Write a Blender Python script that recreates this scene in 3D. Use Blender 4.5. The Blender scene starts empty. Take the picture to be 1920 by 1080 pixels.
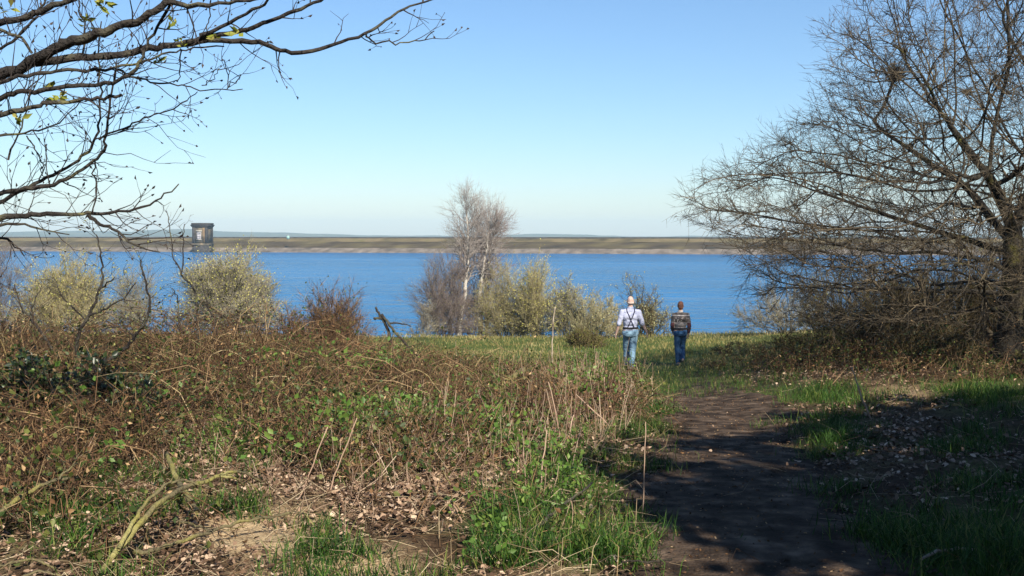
import bpy, math, random
import numpy as np
from mathutils import Vector, kdtree
from mathutils.bvhtree import BVHTree

rng = np.random.default_rng(11)
random.seed(11)
SC = bpy.context.scene
COL = SC.collection
PI = math.pi

# ------------------------------------------------------------------ camera
F = 1867.0
PITCH = math.radians(3.066)
CAM = np.array((0.0, 0.0, 1.6))
cd = bpy.data.cameras.new('camera')
cd.lens = 35.0
cd.sensor_width = 36.0
cd.clip_start = 0.05
cd.clip_end = 12000
cam = bpy.data.objects.new('camera', cd)
cam.location = CAM
cam.rotation_euler = (PI / 2 - PITCH, 0, 0)
COL.objects.link(cam)
SC.camera = cam

# ------------------------------------------------------------------ sky, sun
SUN_EL, SUN_AZ = math.radians(40), math.atan2(0.36, -0.93)   # azimuth from +Y towards +X
sun_dir = Vector((math.sin(SUN_AZ) * math.cos(SUN_EL), math.cos(SUN_AZ) * math.cos(SUN_EL), math.sin(SUN_EL)))
W = bpy.data.worlds.new('World')
SC.world = W
W.use_nodes = True
nt = W.node_tree
bg = nt.nodes['Background']
sk = nt.nodes.new('ShaderNodeTexSky')
sk.sky_type = 'NISHITA'
sk.sun_disc = False
sk.sun_elevation = SUN_EL
sk.sun_rotation = SUN_AZ
sk.altitude = 0
sk.air_density = 1.2
sk.dust_density = 0.3
sk.ozone_density = 8.0
nt.links.new(sk.outputs[0], bg.inputs['Color'])
bg.inputs['Strength'].default_value = 0.07
ld = bpy.data.lights.new('sun', 'SUN')
ld.energy = 5.0
ld.angle = math.radians(0.5)
ld.color = (1.0, 0.91, 0.75)
sun = bpy.data.objects.new('sun', ld)
sun.rotation_euler = sun_dir.to_track_quat('Z', 'Y').to_euler()
sun.location = (0, 0, 50)
COL.objects.link(sun)
SC.view_settings.view_transform = 'Standard'
SC.view_settings.look = 'None'
SC.view_settings.exposure = 1.08
SC.view_settings.gamma = 1.0
SC.view_settings.use_curve_mapping = False
SC.render.engine = 'CYCLES'
SC.cycles.max_bounces = 6
SC.cycles.diffuse_bounces = 3
SC.cycles.transparent_max_bounces = 8
SC.cycles.volume_bounces = 0
SC.cycles.use_denoising = True

# ------------------------------------------------------------------ pixel <-> place (photo pixels, 1920 wide)
cp, sp = math.cos(PITCH), math.sin(PITCH)


def U(px, py, D):
    """the point at world depth y = D seen at pixel px, py"""
    a, b = (px - 960) / F, (540 - py) / F
    d = np.array((a, cp + b * sp, -sp + b * cp))
    return CAM + d * (D / d[1])


def PROJ(P):
    d = P - CAM
    f = d[..., 1] * cp - d[..., 2] * sp
    u = d[..., 1] * sp + d[..., 2] * cp
    f = np.maximum(f, 0.05)
    return 960 + F * d[..., 0] / f, 540 - F * u / f


# ------------------------------------------------------------------ noise, terrain height
_T = np.random.default_rng(5).random((256, 256))


def vn(x, y):
    xi, yi = np.floor(x).astype(int), np.floor(y).astype(int)
    fx, fy = x - xi, y - yi
    fx, fy = fx * fx * (3 - 2 * fx), fy * fy * (3 - 2 * fy)
    g = lambda i, j: _T[i & 255, j & 255]
    return (g(xi, yi) * (1 - fx) + g(xi + 1, yi) * fx) * (1 - fy) + (g(xi, yi + 1) * (1 - fx) + g(xi + 1, yi + 1) * fx) * fy


def fbm(x, y, o=3):
    s, a, t = 0, 0.5, 0
    for k in range(o):
        s = s + a * vn(x * 2 ** k + 17.3 * k, y * 2 ** k + 5.1 * k)
        t += a
        a *= 0.55
    return s / t


_fy = np.arange(-80, 80, 0.1)
_fz = np.interp(_fy, [-80, -10, 0, 5, 9, 11, 13.4, 18, 24, 31, 38, 42, 50, 56, 80],
                [0.6, 0.2, 0.0, -0.06, -0.35, -0.55, -0.72, -1.15, -1.68, -2.05, -2.27, -2.9, -4.3, -5.6, -6.0])
_k = np.ones(17) / 17
_fz = np.convolve(np.pad(_fz, 8, 'edge'), _k, 'valid')


def path_c(y):
    return np.interp(y, [-12, 0, 5.4, 9.3, 13.4, 18, 24, 34], [0.2, 0.9, 1.36, 2.02, 3.0, 3.45, 3.6, 3.6])


def path_w(y):
    return np.interp(y, [-12, 5.4, 9.3, 13.4, 18, 24], [0.8, 0.74, 0.72, 0.8, 0.7, 0.5])


def sstep(a, b, x):
    t = np.clip((x - a) / (b - a), 0, 1)
    return t * t * (3 - 2 * t)


def gz(x, y):
    x = np.asarray(x, float)
    y = np.asarray(y, float)
    z = np.interp(y, _fy, _fz)
    near = 1 - sstep(30, 42, y)
    z = z + near * np.minimum(0.095 * np.maximum(0, x - 2.2 - 0.05 * y), 1.6)
    z = z + near * np.minimum(0.03 * np.maximum(0, -x - 2), 0.5)
    dp = np.abs(x - path_c(y)) - path_w(y)
    off = sstep(-0.15, 0.6, dp)
    fine = (1 - sstep(22, 40, np.abs(y)))
    z = z + off * fine * (0.22 * (fbm(x * 0.45 + 9, y * 0.45) - 0.5) + 0.10 * (fbm(x * 1.7, y * 1.7 + 3) - 0.5) + 0.045 * (vn(x * 5, y * 5) - 0.5))
    z = z + (1 - fine) * (y < 60) * 0.25 * (fbm(x * 0.5, y * 0.5) - 0.5)
    z = z - 0.05 * (1 - off) * (1 - sstep(15, 20, y))
    return z


def G(px, py):
    """ground point seen at a pixel"""
    for D in np.arange(2.5, 60, 0.04):
        p = U(px, py, D)
        if p[2] <= float(gz(p[0], p[1])):
            return p
    return p


def ONG(x, y, h=0.0):
    return np.array((x, y, float(gz(x, y)) + h))


# ------------------------------------------------------------------ mesh collecting
class MB:
    def __init__(s):
        s.v, s.q, s.t, s.n = [], [], [], 0

    def add(s, v, q=None, t=None):
        v = np.asarray(v, float).reshape(-1, 3)
        if q is not None and len(q):
            s.q.append(np.asarray(q, int) + s.n)
        if t is not None and len(t):
            s.t.append(np.asarray(t, int) + s.n)
        s.v.append(v)
        s.n += len(v)
        return s

    def tubes(s, P, R, sides=3, cap=False):
        P = np.asarray(P, float)
        R = np.asarray(R, float)
        K, S = P.shape[:2]
        if K == 0:
            return s
        T = np.empty_like(P)
        T[:, 1:-1] = P[:, 2:] - P[:, :-2]
        T[:, 0] = P[:, 1] - P[:, 0]
        T[:, -1] = P[:, -1] - P[:, -2]
        T /= np.linalg.norm(T, axis=2, keepdims=True) + 1e-9
        m = np.abs(T.mean(1))
        ref = np.zeros((K, 3))
        ref[np.arange(K), np.argmin(m, 1)] = 1
        A = np.cross(T, ref[:, None, :])
        A /= np.linalg.norm(A, axis=2, keepdims=True) + 1e-9
        B = np.cross(T, A)
        an = np.arange(sides) * 2 * PI / sides
        V = P[:, :, None, :] + R[:, :, None, None] * (A[:, :, None, :] * np.cos(an)[:, None] + B[:, :, None, :] * np.sin(an)[:, None])
        i = np.arange(K)[:, None, None] * S * sides + np.arange(S - 1)[None, :, None] * sides
        j = np.arange(sides)[None, None, :]
        j2 = (j + 1) % sides
        q = np.stack([i + j, i + j2, i + sides + j2, i + sides + j], -1).reshape(-1, 4)
        t = None
        if cap:
            t = []
            for k in range(K):
                for b0 in (k * S * sides, k * S * sides + (S - 1) * sides):
                    for c in range(1, sides - 1):
                        t.append((b0, b0 + c, b0 + c + 1))
        return s.add(V, q, t)

    def cones(s, P, R, sides=3):
        P = np.asarray(P, float)
        K = len(P)
        if K == 0:
            return s
        T = P[:, 1] - P[:, 0]
        T /= np.linalg.norm(T, axis=1, keepdims=True) + 1e-9
        ref = np.zeros((K, 3))
        ref[np.arange(K), np.argmin(np.abs(T), 1)] = 1
        A = np.cross(T, ref)
        A /= np.linalg.norm(A, axis=1, keepdims=True) + 1e-9
        B = np.cross(T, A)
        an = np.arange(3) * 2 * PI / 3
        r0 = R[:, 0] * 1.25
        V = P[:, :1] + r0[:, None, None] * (A[:, None] * np.cos(an)[:, None] + B[:, None] * np.sin(an)[:, None])
        V = np.concatenate([V, P[:, 1:2]], 1)
        i = np.arange(K)[:, None] * 4
        return s.add(V, t=np.concatenate([i + [0, 1, 3], i + [1, 2, 3], i + [2, 0, 3]], 0))

    def tube(s, pts, rad, sides=5, cap=True):
        return s.tubes(np.asarray(pts, float)[None], np.asarray(rad, float)[None], sides, cap)

    def leaves(s, P, D, L, Wd, fold=0.25, r=None):
        """rhombic folded leaves: base P, direction D (unit), length L, width Wd"""
        r = r or rng
        K = len(P)
        if K == 0:
            return s
        N = r.normal(size=(K, 3))
        A = np.cross(D, N)
        A /= np.linalg.norm(A, axis=1, keepdims=True) + 1e-9
        N = np.cross(A, D)
        L = np.broadcast_to(np.asarray(L, float), (K,))[:, None]
        Wd = np.broadcast_to(np.asarray(Wd, float), (K,))[:, None]
        mid = P + D * L * 0.45
        V = np.stack([P, mid + A * Wd * 0.5 + N * Wd * fold, P + D * L, mid - A * Wd * 0.5 + N * Wd * fold], 1)
        i = np.arange(K)[:, None] * 4
        return s.add(V, t=np.concatenate([i + [0, 1, 2], i + [0, 2, 3]], 0))

    def litter(s, P, D, L, Wd, r):
        K = len(P)
        N = r.normal(size=(K, 3)) * .45 + [0, 0, 1]
        A = np.cross(D, N)
        A /= np.linalg.norm(A, axis=1, keepdims=True) + 1e-9
        N = np.cross(A, D)
        L, Wd = L[:, None], Wd[:, None]
        j = lambda a, b: r.uniform(a, b, (K, 1))
        up1, up2 = Wd * j(-.1, .35), Wd * j(-.1, .35)
        lift = L * j(-.12, .25)
        m1, m2 = P + D * L * .3, P + D * L * .7 + N * lift * .3
        V = np.stack([P, m1 + A * Wd * j(.35, .55) + N * up1, m2 + A * Wd * j(.25, .5) + N * up2, P + D * L + N * lift,
                      m2 - A * Wd * j(.25, .5) + N * up1, m1 - A * Wd * j(.35, .55) + N * up2], 1)
        i = np.arange(K)[:, None] * 6
        return s.add(V, q=np.concatenate([i + [0, 1, 2, 3], i + [0, 3, 4, 5]], 0))

    def blades(s, P, D, L, Wd, bend, r=None):
        r = r or rng
        K = len(P)
        if K == 0:
            return s
        az = r.random(K) * 2 * PI
        H = np.stack([np.cos(az), np.sin(az), 0 * az], 1)
        A = np.stack([-np.sin(az), np.cos(az), 0 * az], 1)
        L = np.broadcast_to(L, (K,))[:, None]
        Wd = np.broadcast_to(Wd, (K,))[:, None]
        bend = np.broadcast_to(bend, (K,))[:, None]
        m = P + D * L * 0.55 + H * bend * L * 0.25
        t = P + D * L * (1 - 0.35 * bend) + H * bend * L * 0.8
        V = np.stack([P - A * Wd / 2, P + A * Wd / 2, m + A * Wd * 0.38, m - A * Wd * 0.38, t], 1)
        i = np.arange(K)[:, None] * 5
        return s.add(V, q=i + [0, 1, 2, 3], t=i + [3, 2, 4])

    def box(s, c, d, rot=0.0):
        c = np.asarray(c, float)
        v = np.array([(x, y, z) for z in (-.5, .5) for y in (-.5, .5) for x in (-.5, .5)]) * np.asarray(d, float)
        if rot:
            ca, sa = math.cos(rot), math.sin(rot)
            v = np.stack([v[:, 0] * ca - v[:, 1] * sa, v[:, 0] * sa + v[:, 1] * ca, v[:, 2]], 1)
        return s.add(v + c, q=[(0, 2, 3, 1), (4, 5, 7, 6), (0, 1, 5, 4), (2, 6, 7, 3), (0, 4, 6, 2), (1, 3, 7, 5)])

    def mesh(s, name, off=(0, 0, 0), smooth=False):
        V = np.concatenate(s.v) - np.asarray(off, float)
        q = np.concatenate(s.q) if s.q else np.zeros((0, 4), int)
        t = np.concatenate(s.t) if s.t else np.zeros((0, 3), int)
        me = bpy.data.meshes.new(name)
        me.vertices.add(len(V))
        me.vertices.foreach_set('co', V.astype(np.float32).ravel())
        loops = np.concatenate([q.ravel(), t.ravel()]).astype(np.int32)
        st = np.concatenate([np.arange(len(q)) * 4, len(q) * 4 + np.arange(len(t)) * 3]).astype(np.int32)
        me.loops.add(len(loops))
        me.loops.foreach_set('vertex_index', loops)
        me.polygons.add(len(st))
        me.polygons.foreach_set('loop_start', st)
        if smooth:
            me.polygons.foreach_set('use_smooth', np.ones(len(st), bool))
        me.update(calc_edges=True)
        return me


def tag(o, label=None, cat=None, group=None, kind=None):
    if label:
        o['label'] = label
    if cat:
        o['category'] = cat
    if group:
        o['group'] = group
    if kind:
        o['kind'] = kind
    return o


MERGED = ('twigs', 'fine_twigs', 'buds', 'foliage', 'branches', 'stems', 'leaf_cluster', 'catkins')


def ob(name, mb, mat, root=None, smooth=False):
    off = root['_at'] if root is not None and '_at' in root else (0, 0, 0)
    me = mb.mesh(name, off, smooth) if isinstance(mb, MB) else mb
    for m in (mat if isinstance(mat, (list, tuple)) else [mat]):
        me.materials.append(m)
    o = bpy.data.objects.new(name, me)
    if root is not None:
        o.parent = root
    if name in MERGED:
        o['kind'] = 'stuff'
    COL.objects.link(o)
    return o


def sub(name, mb, mat, part, root, smooth=False):
    """a part of a part (same local space)"""
    me = mb.mesh(name, root['_at'], smooth) if isinstance(mb, MB) else mb
    me.materials.append(mat)
    o = bpy.data.objects.new(name, me)
    o.parent = part
    COL.objects.link(o)
    return o


def thing(name, label, cat, at, group=None):
    o = bpy.data.objects.new(name, None)
    o.empty_display_size = 0.2
    o.location = [float(c) for c in at]
    o['_at'] = [float(c) for c in at]
    COL.objects.link(o)
    return tag(o, label, cat, group)


# ------------------------------------------------------------------ materials
def ramp(nt, stops):
    r = nt.nodes.new('ShaderNodeValToRGB')
    e = r.color_ramp.elements
    while len(e) < len(stops):
        e.new(0.5)
    for k, (p, c) in enumerate(stops):
        e[k].position = p
        e[k].color = (*c, 1)
    return r



def pmat(name, stops, scale=4.0, isl=0.0, rough=0.85, bump=0.0, bscale=20.0, spec=0.2, trans=0.0, detail=5, stretch=None, tcol=None):
    """ramp driven by noise, by a random value per loose piece (isl = share), or both"""
    m = bpy.data.materials.new(name)
    m.use_nodes = True
    nt = m.node_tree
    b = nt.nodes['Principled BSDF']
    tc = nt.nodes.new('ShaderNodeTexCoord')
    src = tc.outputs['Object']
    if stretch:
        mp = nt.nodes.new('ShaderNodeMapping')
        mp.inputs['Scale'].default_value = stretch
        nt.links.new(src, mp.inputs[0])
        src = mp.outputs[0]
    nz = nt.nodes.new('ShaderNodeTexNoise')
    nz.inputs['Scale'].default_value = scale
    nz.inputs['Detail'].default_value = detail
    nt.links.new(src, nz.inputs['Vector'])
    mr = nt.nodes.new('ShaderNodeMapRange')
    mr.inputs['From Min'].default_value = 0.28
    mr.inputs['From Max'].default_value = 0.72
    nt.links.new(nz.outputs['Fac'], mr.inputs['Value'])
    fac = mr.outputs[0]
    if isl > 0:
        g = nt.nodes.new('ShaderNodeNewGeometry')
        mx = nt.nodes.new('ShaderNodeMix')
        mx.inputs['Factor'].default_value = isl
        nt.links.new(fac, mx.inputs['A'])
        nt.links.new(g.outputs['Random Per Island'], mx.inputs['B'])
        fac = mx.outputs[0]
    r = ramp(nt, [(p_, tuple(v * .86 for v in c_)) for p_, c_ in stops])
    nt.links.new(fac, r.inputs[0])
    nt.links.new(r.outputs[0], b.inputs['Base Color'])
    b.inputs['Roughness'].default_value = rough
    b.inputs['Specular IOR Level'].default_value = spec
    if bump > 0:
        n2 = nt.nodes.new('ShaderNodeTexNoise')
        n2.inputs['Scale'].default_value = bscale
        n2.inputs['Detail'].default_value = 6
        nt.links.new(src, n2.inputs['Vector'])
        bp = nt.nodes.new('ShaderNodeBump')
        bp.inputs['Strength'].default_value = bump
        bp.inputs['Distance'].default_value = 0.05
        nt.links.new(n2.outputs['Fac'], bp.inputs['Height'])
        nt.links.new(bp.outputs[0], b.inputs['Normal'])
    if trans > 0:
        tr = nt.nodes.new('ShaderNodeBsdfTranslucent')
        nt.links.new(r.outputs[0], tr.inputs['Color'])
        ms = nt.nodes.new('ShaderNodeMixShader')
        ms.inputs[0].default_value = trans
        nt.links.new(b.outputs[0], ms.inputs[1])
        nt.links.new(tr.outputs[0], ms.inputs[2])
        nt.links.new(ms.outputs[0], nt.nodes['Material Output'].inputs['Surface'])
    return m


M = {}
M['bark'] = pmat('bark', [(0, (.014, .012, .010)), (.55, (.04, .034, .026)), (1, (.09, .08, .058))], 9, bump=.8, bscale=35, stretch=(1, 1, .25))
M['bark_moss'] = pmat('mossy_bark', [(0, (.010, .008, .007)), (.52, (.026, .022, .017)), (.70, (.05, .045, .018)), (.9, (.11, .10, .024)), (1, (.20, .18, .04))], 2.6, bump=.8, bscale=30)
M['oak_twig'] = pmat('oak_twig', [(0, (.018, .015, .011)), (.5, (.06, .048, .034)), (.84, (.14, .112, .074)), (1, (.34, .27, .17))], 1.2, isl=.7)
M['dark_bark'] = pmat('dark_bark', [(0, (.014, .012, .012)), (.5, (.036, .031, .028)), (.8, (.075, .07, .05)), (1, (.14, .135, .06))], 5, bump=.7, bscale=40)
M['dark_twig'] = pmat('dark_twig', [(0, (.02, .017, .018)), (1, (.06, .047, .042))], 3, isl=.5)
M['leaf_fresh'] = pmat('fresh_leaf', [(0, (.13, .17, .025)), (.6, (.26, .28, .04)), (1, (.45, .40, .14))], 3, isl=.8, trans=.35, rough=.55)
M['leaf_bright'] = pmat('bright_leaf', [(0, (.045, .10, .015)), (.6, (.10, .19, .03)), (1, (.20, .27, .06))], 3, isl=.8, trans=.3, rough=.5, spec=.35)
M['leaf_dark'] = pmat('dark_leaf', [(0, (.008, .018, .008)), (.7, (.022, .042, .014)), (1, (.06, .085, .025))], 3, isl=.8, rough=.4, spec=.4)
M['bramble_leaf'] = pmat('bramble_leaf', [(0, (.015, .03, .008)), (.45, (.04, .065, .015)), (.75, (.09, .10, .025)), (1, (.19, .21, .055))], 2, isl=.75, rough=.5, trans=.15)
M['cane'] = pmat('bramble_cane', [(0, (.022, .012, .007)), (.45, (.07, .039, .021)), (.75, (.17, .10, .05)), (1, (.45, .33, .19))], 1.2, isl=.75)
M['dead_leaf'] = pmat('dead_leaf', [(0, (.03, .014, .007)), (.4, (.09, .045, .02)), (.75, (.20, .11, .05)), (1, (.46, .33, .19))], 1.0, isl=.85, rough=.8)
M['litter'] = pmat('litter_leaf', [(0, (.035, .02, .013)), (.35, (.11, .065, .04)), (.7, (.28, .185, .125)), (1, (.60, .46, .34))], .8, isl=.85, rough=.75)
M['grass'] = pmat('grass_blade', [(0, (.008, .026, .005)), (.45, (.026, .075, .010)), (.72, (.07, .15, .02)), (.84, (.16, .19, .04)), (1, (.36, .29, .13))], 1.4, isl=.75, trans=.25, rough=.6)
M['rough_grass'] = pmat('rough_grass_blade', [(0, (.06, .08, .018)), (.3, (.14, .14, .038)), (.6, (.26, .22, .08)), (1, (.48, .40, .21))], .45, isl=.45, trans=.2, rough=.7)
M['straw'] = pmat('straw', [(0, (.16, .11, .065)), (.5, (.34, .26, .16)), (1, (.55, .46, .32))], 2, isl=.8)
M['dry_stem'] = pmat('dry_stem', [(0, (.14, .08, .055)), (.5, (.30, .20, .145)), (1, (.56, .44, .33))], 2, isl=.8)
M['arch_cane'] = pmat('arching_cane', [(0, (.03, .018, .012)), (.4, (.10, .065, .035)), (.7, (.20, .155, .06)), (1, (.42, .33, .20))], 1, isl=.85)
M['moss_wood'] = pmat('moss_wood', [(0, (.06, .05, .035)), (.4, (.14, .12, .065)), (.7, (.22, .20, .06)), (1, (.32, .29, .13))], 4, bump=.6, bscale=60)
M['pale_wood'] = pmat('pale_wood', [(0, (.20, .15, .11)), (.5, (.36, .29, .22)), (1, (.52, .45, .36))], 7, bump=.4, bscale=60)
M['birch'] = pmat('birch_bark', [(0, (.10, .08, .075)), (.32, (.30, .27, .25)), (.42, (.48, .45, .41)), (1, (.62, .59, .54))], 3.5, stretch=(1, 1, .8))
M['birch_twig'] = pmat('birch_twig', [(0, (.13, .115, .11)), (.5, (.25, .22, .21)), (1, (.44, .41, .38))], .8, isl=.6)
M['red_twig'] = pmat('red_twig', [(0, (.10, .05, .045)), (1, (.24, .13, .10))], .8, isl=.6)
M['purple_twig'] = pmat('purple_twig', [(0, (.075, .06, .057)), (1, (.19, .155, .14))], .8, isl=.6)
M['willow_twig'] = pmat('willow_twig', [(0, (.13, .11, .06)), (.6, (.26, .225, .13)), (1, (.38, .34, .22))], .8, isl=.6)
M['grey_twig'] = pmat('grey_twig', [(0, (.10, .09, .075)), (.6, (.22, .20, .155)), (1, (.34, .32, .25))], .8, isl=.6)
M['olive_twig'] = pmat('olive_twig', [(0, (.03, .022, .011)), (.55, (.08, .06, .028)), (1, (.20, .155, .075))], .8, isl=.6)
M['leaf_willow'] = pmat('willow_catkin', [(0, (.22, .22, .05)), (.5, (.42, .39, .11)), (1, (.66, .60, .26))], .6, isl=.6, trans=.25)
M['leaf_olive'] = pmat('olive_bud', [(0, (.16, .16, .05)), (.6, (.29, .28, .10)), (1, (.46, .43, .20))], .6, isl=.6, trans=.2)
M['leaf_grey'] = pmat('grey_catkin', [(0, (.19, .19, .09)), (.6, (.33, .32, .16)), (1, (.54, .51, .33))], .6, isl=.6, trans=.2)
M['gorse'] = pmat('gorse', [(0, (.05, .06, .015)), (.6, (.12, .12, .025)), (1, (.22, .19, .04))], 2, isl=.7)
M['stone'] = pmat('gritstone', [(0, (.035, .03, .025)), (.5, (.10, .085, .06)), (.8, (.17, .13, .085)), (1, (.24, .19, .12))], .5, rough=.9, bump=.3, bscale=3)
M['stone_brown'] = pmat('brown_gritstone', [(0, (.10, .065, .035)), (1, (.25, .17, .095))], .7, rough=.9)
M['stone_dark'] = pmat('sooty_stone', [(0, (.02, .02, .022)), (1, (.06, .055, .055))], .7, rough=.9)
M['stone_pale'] = pmat('pale_stone', [(0, (.20, .18, .14)), (1, (.36, .33, .28))], .7, rough=.9)
M['white_paint'] = pmat('white_paint', [(0, (.34, .32, .34)), (1, (.50, .48, .50))], 1, rough=.6)
M['pale_green'] = pmat('pale_green_paint', [(0, (.22, .38, .34)), (1, (.30, .46, .42))], 1, rough=.6)
M['glass'] = pmat('dark_glass', [(0, (.10, .11, .13)), (1, (.18, .19, .21))], 1, rough=.08, spec=.6)
M['beach'] = pmat('stone_pitching', [(0, (.06, .05, .042)), (.5, (.125, .105, .09)), (1, (.20, .17, .145))], .35, rough=.95, bump=.6, bscale=1.5)
M['heather'] = pmat('heather_bank', [(0, (.02, .016, .010)), (.4, (.05, .036, .02)), (.7, (.07, .055, .026)), (1, (.11, .09, .04))], .09, rough=1, bump=.8, bscale=.8, stretch=(1, 2.5, 1))
M['bank_grass'] = pmat('bank_grass', [(0, (.045, .034, .018)), (.4, (.10, .08, .036)), (.7, (.15, .115, .06)), (1, (.11, .10, .04))], .12, rough=1, bump=.8, bscale=.7)
M['hills'] = pmat('far_wood', [(0, (.03, .045, .02)), (.6, (.06, .075, .03)), (1, (.12, .12, .06))], .01, rough=1)


def ground_material():
    m = bpy.data.materials.new('woodland_ground')
    m.use_nodes = True
    nt = m.node_tree
    N, Lk = nt.nodes.new, nt.links.new
    b = nt.nodes['Principled BSDF']
    b.inputs['Roughness'].default_value = .95
    b.inputs['Specular IOR Level'].default_value = .1
    tc = N('ShaderNodeTexCoord')
    n1 = N('ShaderNodeTexNoise'); n1.inputs['Scale'].default_value = 1.6; n1.inputs['Detail'].default_value = 8; n1.inputs['Roughness'].default_value = .65
    n2 = N('ShaderNodeTexNoise'); n2.inputs['Scale'].default_value = 22; n2.inputs['Detail'].default_value = 6; n2.inputs['Roughness'].default_value = .7
    for n in (n1, n2):
        Lk(tc.outputs['Object'], n.inputs['Vector'])
    r1 = ramp(nt, [(.25, (.022, .014, .010)), (.5, (.06, .038, .023)), (.75, (.12, .078, .045))])
    ad = N('ShaderNodeMath'); ad.operation = 'MULTIPLY_ADD'; ad.inputs[1].default_value = .6; ad.inputs[2].default_value = .0
    Lk(n2.outputs['Fac'], ad.inputs[0])
    a2 = N('ShaderNodeMath'); a2.operation = 'MULTIPLY_ADD'; a2.inputs[1].default_value = .4
    Lk(n1.outputs['Fac'], a2.inputs[0]); Lk(ad.outputs[0], a2.inputs[2])
    Lk(a2.outputs[0], r1.inputs[0])
    rp = ramp(nt, [(.3, (.30, .20, .11)), (.5, (.48, .35, .21)), (.75, (.58, .45, .30))])
    Lk(a2.outputs[0], rp.inputs[0])
    rg = ramp(nt, [(.3, (.025, .05, .012)), (.55, (.065, .10, .022)), (.8, (.13, .14, .045))])
    Lk(a2.outputs[0], rg.inputs[0])

    def amount(attr):
        a = N('ShaderNodeAttribute'); a.attribute_name = attr
        s = N('ShaderNodeMath'); s.operation = 'MULTIPLY_ADD'; s.inputs[1].default_value = 1.4; s.inputs[2].default_value = -.7
        Lk(n1.outputs['Fac'], s.inputs[0])
        t = N('ShaderNodeMath'); t.operation = 'ADD'; t.use_clamp = True
        Lk(a.outputs['Fac'], t.inputs[0]); Lk(s.outputs[0], t.inputs[1])
        return t.outputs[0]
    mx = N('ShaderNodeMix'); mx.data_type = 'RGBA'
    Lk(amount('pale'), mx.inputs['Factor']); Lk(r1.outputs[0], mx.inputs[6]); Lk(rp.outputs[0], mx.inputs[7])
    my = N('ShaderNodeMix'); my.data_type = 'RGBA'
    Lk(amount('green'), my.inputs['Factor']); Lk(mx.outputs[2], my.inputs[6]); Lk(rg.outputs[0], my.inputs[7])
    n3 = N('ShaderNodeTexNoise'); n3.inputs['Scale'].default_value = 75; n3.inputs['Detail'].default_value = 3
    Lk(tc.outputs['Object'], n3.inputs['Vector'])
    r3 = ramp(nt, [(.3, (.35, .32, .3)), (.5, (1, 1, 1)), (.7, (1.0, 1.0, 1.0))])
    Lk(n3.outputs['Fac'], r3.inputs[0])
    ml = N('ShaderNodeMix'); ml.data_type = 'RGBA'; ml.blend_type = 'MULTIPLY'; ml.inputs['Factor'].default_value = .6
    Lk(my.outputs[2], ml.inputs[6]); Lk(r3.outputs[0], ml.inputs[7])
    Lk(ml.outputs[2], b.inputs['Base Color'])
    bp = N('ShaderNodeBump'); bp.inputs['Strength'].default_value = 1; bp.inputs['Distance'].default_value = .04
    Lk(n2.outputs['Fac'], bp.inputs['Height']); Lk(bp.outputs[0], b.inputs['Normal'])
    return m


M['ground'] = ground_material()
M['path'] = pmat('trodden_earth', [(0, (.013, .009, .0068)), (.4, (.040, .0275, .020)), (.7, (.088, .062, .045)), (1, (.17, .125, .092))], 5, rough=.95, bump=.6, bscale=45, detail=9, spec=.1)


def water_material():
    m = bpy.data.materials.new('water')
    m.use_nodes = True
    nt = m.node_tree
    N, Lk = nt.nodes.new, nt.links.new
    b = nt.nodes['Principled BSDF']
    b.inputs['Base Color'].default_value = (.003, .105, .28, 1)
    b.inputs['Roughness'].default_value = .18
    b.inputs['IOR'].default_value = 1.33
    b.inputs['Specular IOR Level'].default_value = .10
    tc = N('ShaderNodeTexCoord')
    mp = N('ShaderNodeMapping'); mp.inputs['Scale'].default_value = (.4, 1.0, 1); mp.inputs['Rotation'].default_value = (0, 0, .25)
    Lk(tc.outputs['Object'], mp.inputs[0])
    n1 = N('ShaderNodeTexNoise'); n1.inputs['Scale'].default_value = .5; n1.inputs['Detail'].default_value = 6; n1.inputs['Roughness'].default_value = .6
    n2 = N('ShaderNodeTexNoise'); n2.inputs['Scale'].default_value = .035; n2.inputs['Detail'].default_value = 5; n2.inputs['Roughness'].default_value = .7
    Lk(mp.outputs[0], n1.inputs['Vector']); Lk(mp.outputs[0], n2.inputs['Vector'])
    ad = N('ShaderNodeMath'); ad.operation = 'MULTIPLY'
    mr = N('ShaderNodeMapRange'); mr.inputs[1].default_value = .3; mr.inputs[2].default_value = .7; mr.inputs[3].default_value = .1; mr.inputs[4].default_value = 2.0
    Lk(n2.outputs['Fac'], mr.inputs[0]); Lk(n1.outputs['Fac'], ad.inputs[0]); Lk(mr.outputs[0], ad.inputs[1])
    bp = N('ShaderNodeBump'); bp.inputs['Strength'].default_value = 1; bp.inputs['Distance'].default_value = 2.6
    Lk(ad.outputs[0], bp.inputs['Height']); Lk(bp.outputs[0], b.inputs['Normal'])
    return m


M['water'] = water_material()


# ------------------------------------------------------------------ layout masks (photo pixels of a ground point)
def blobs(px, py, L):
    s = np.zeros_like(px)
    for cx, cy, rx, ry, a in L:
        s = s + a * np.exp(-(((px - cx) / rx) ** 2 + ((py - cy) / ry) ** 2))
    return s


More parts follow.
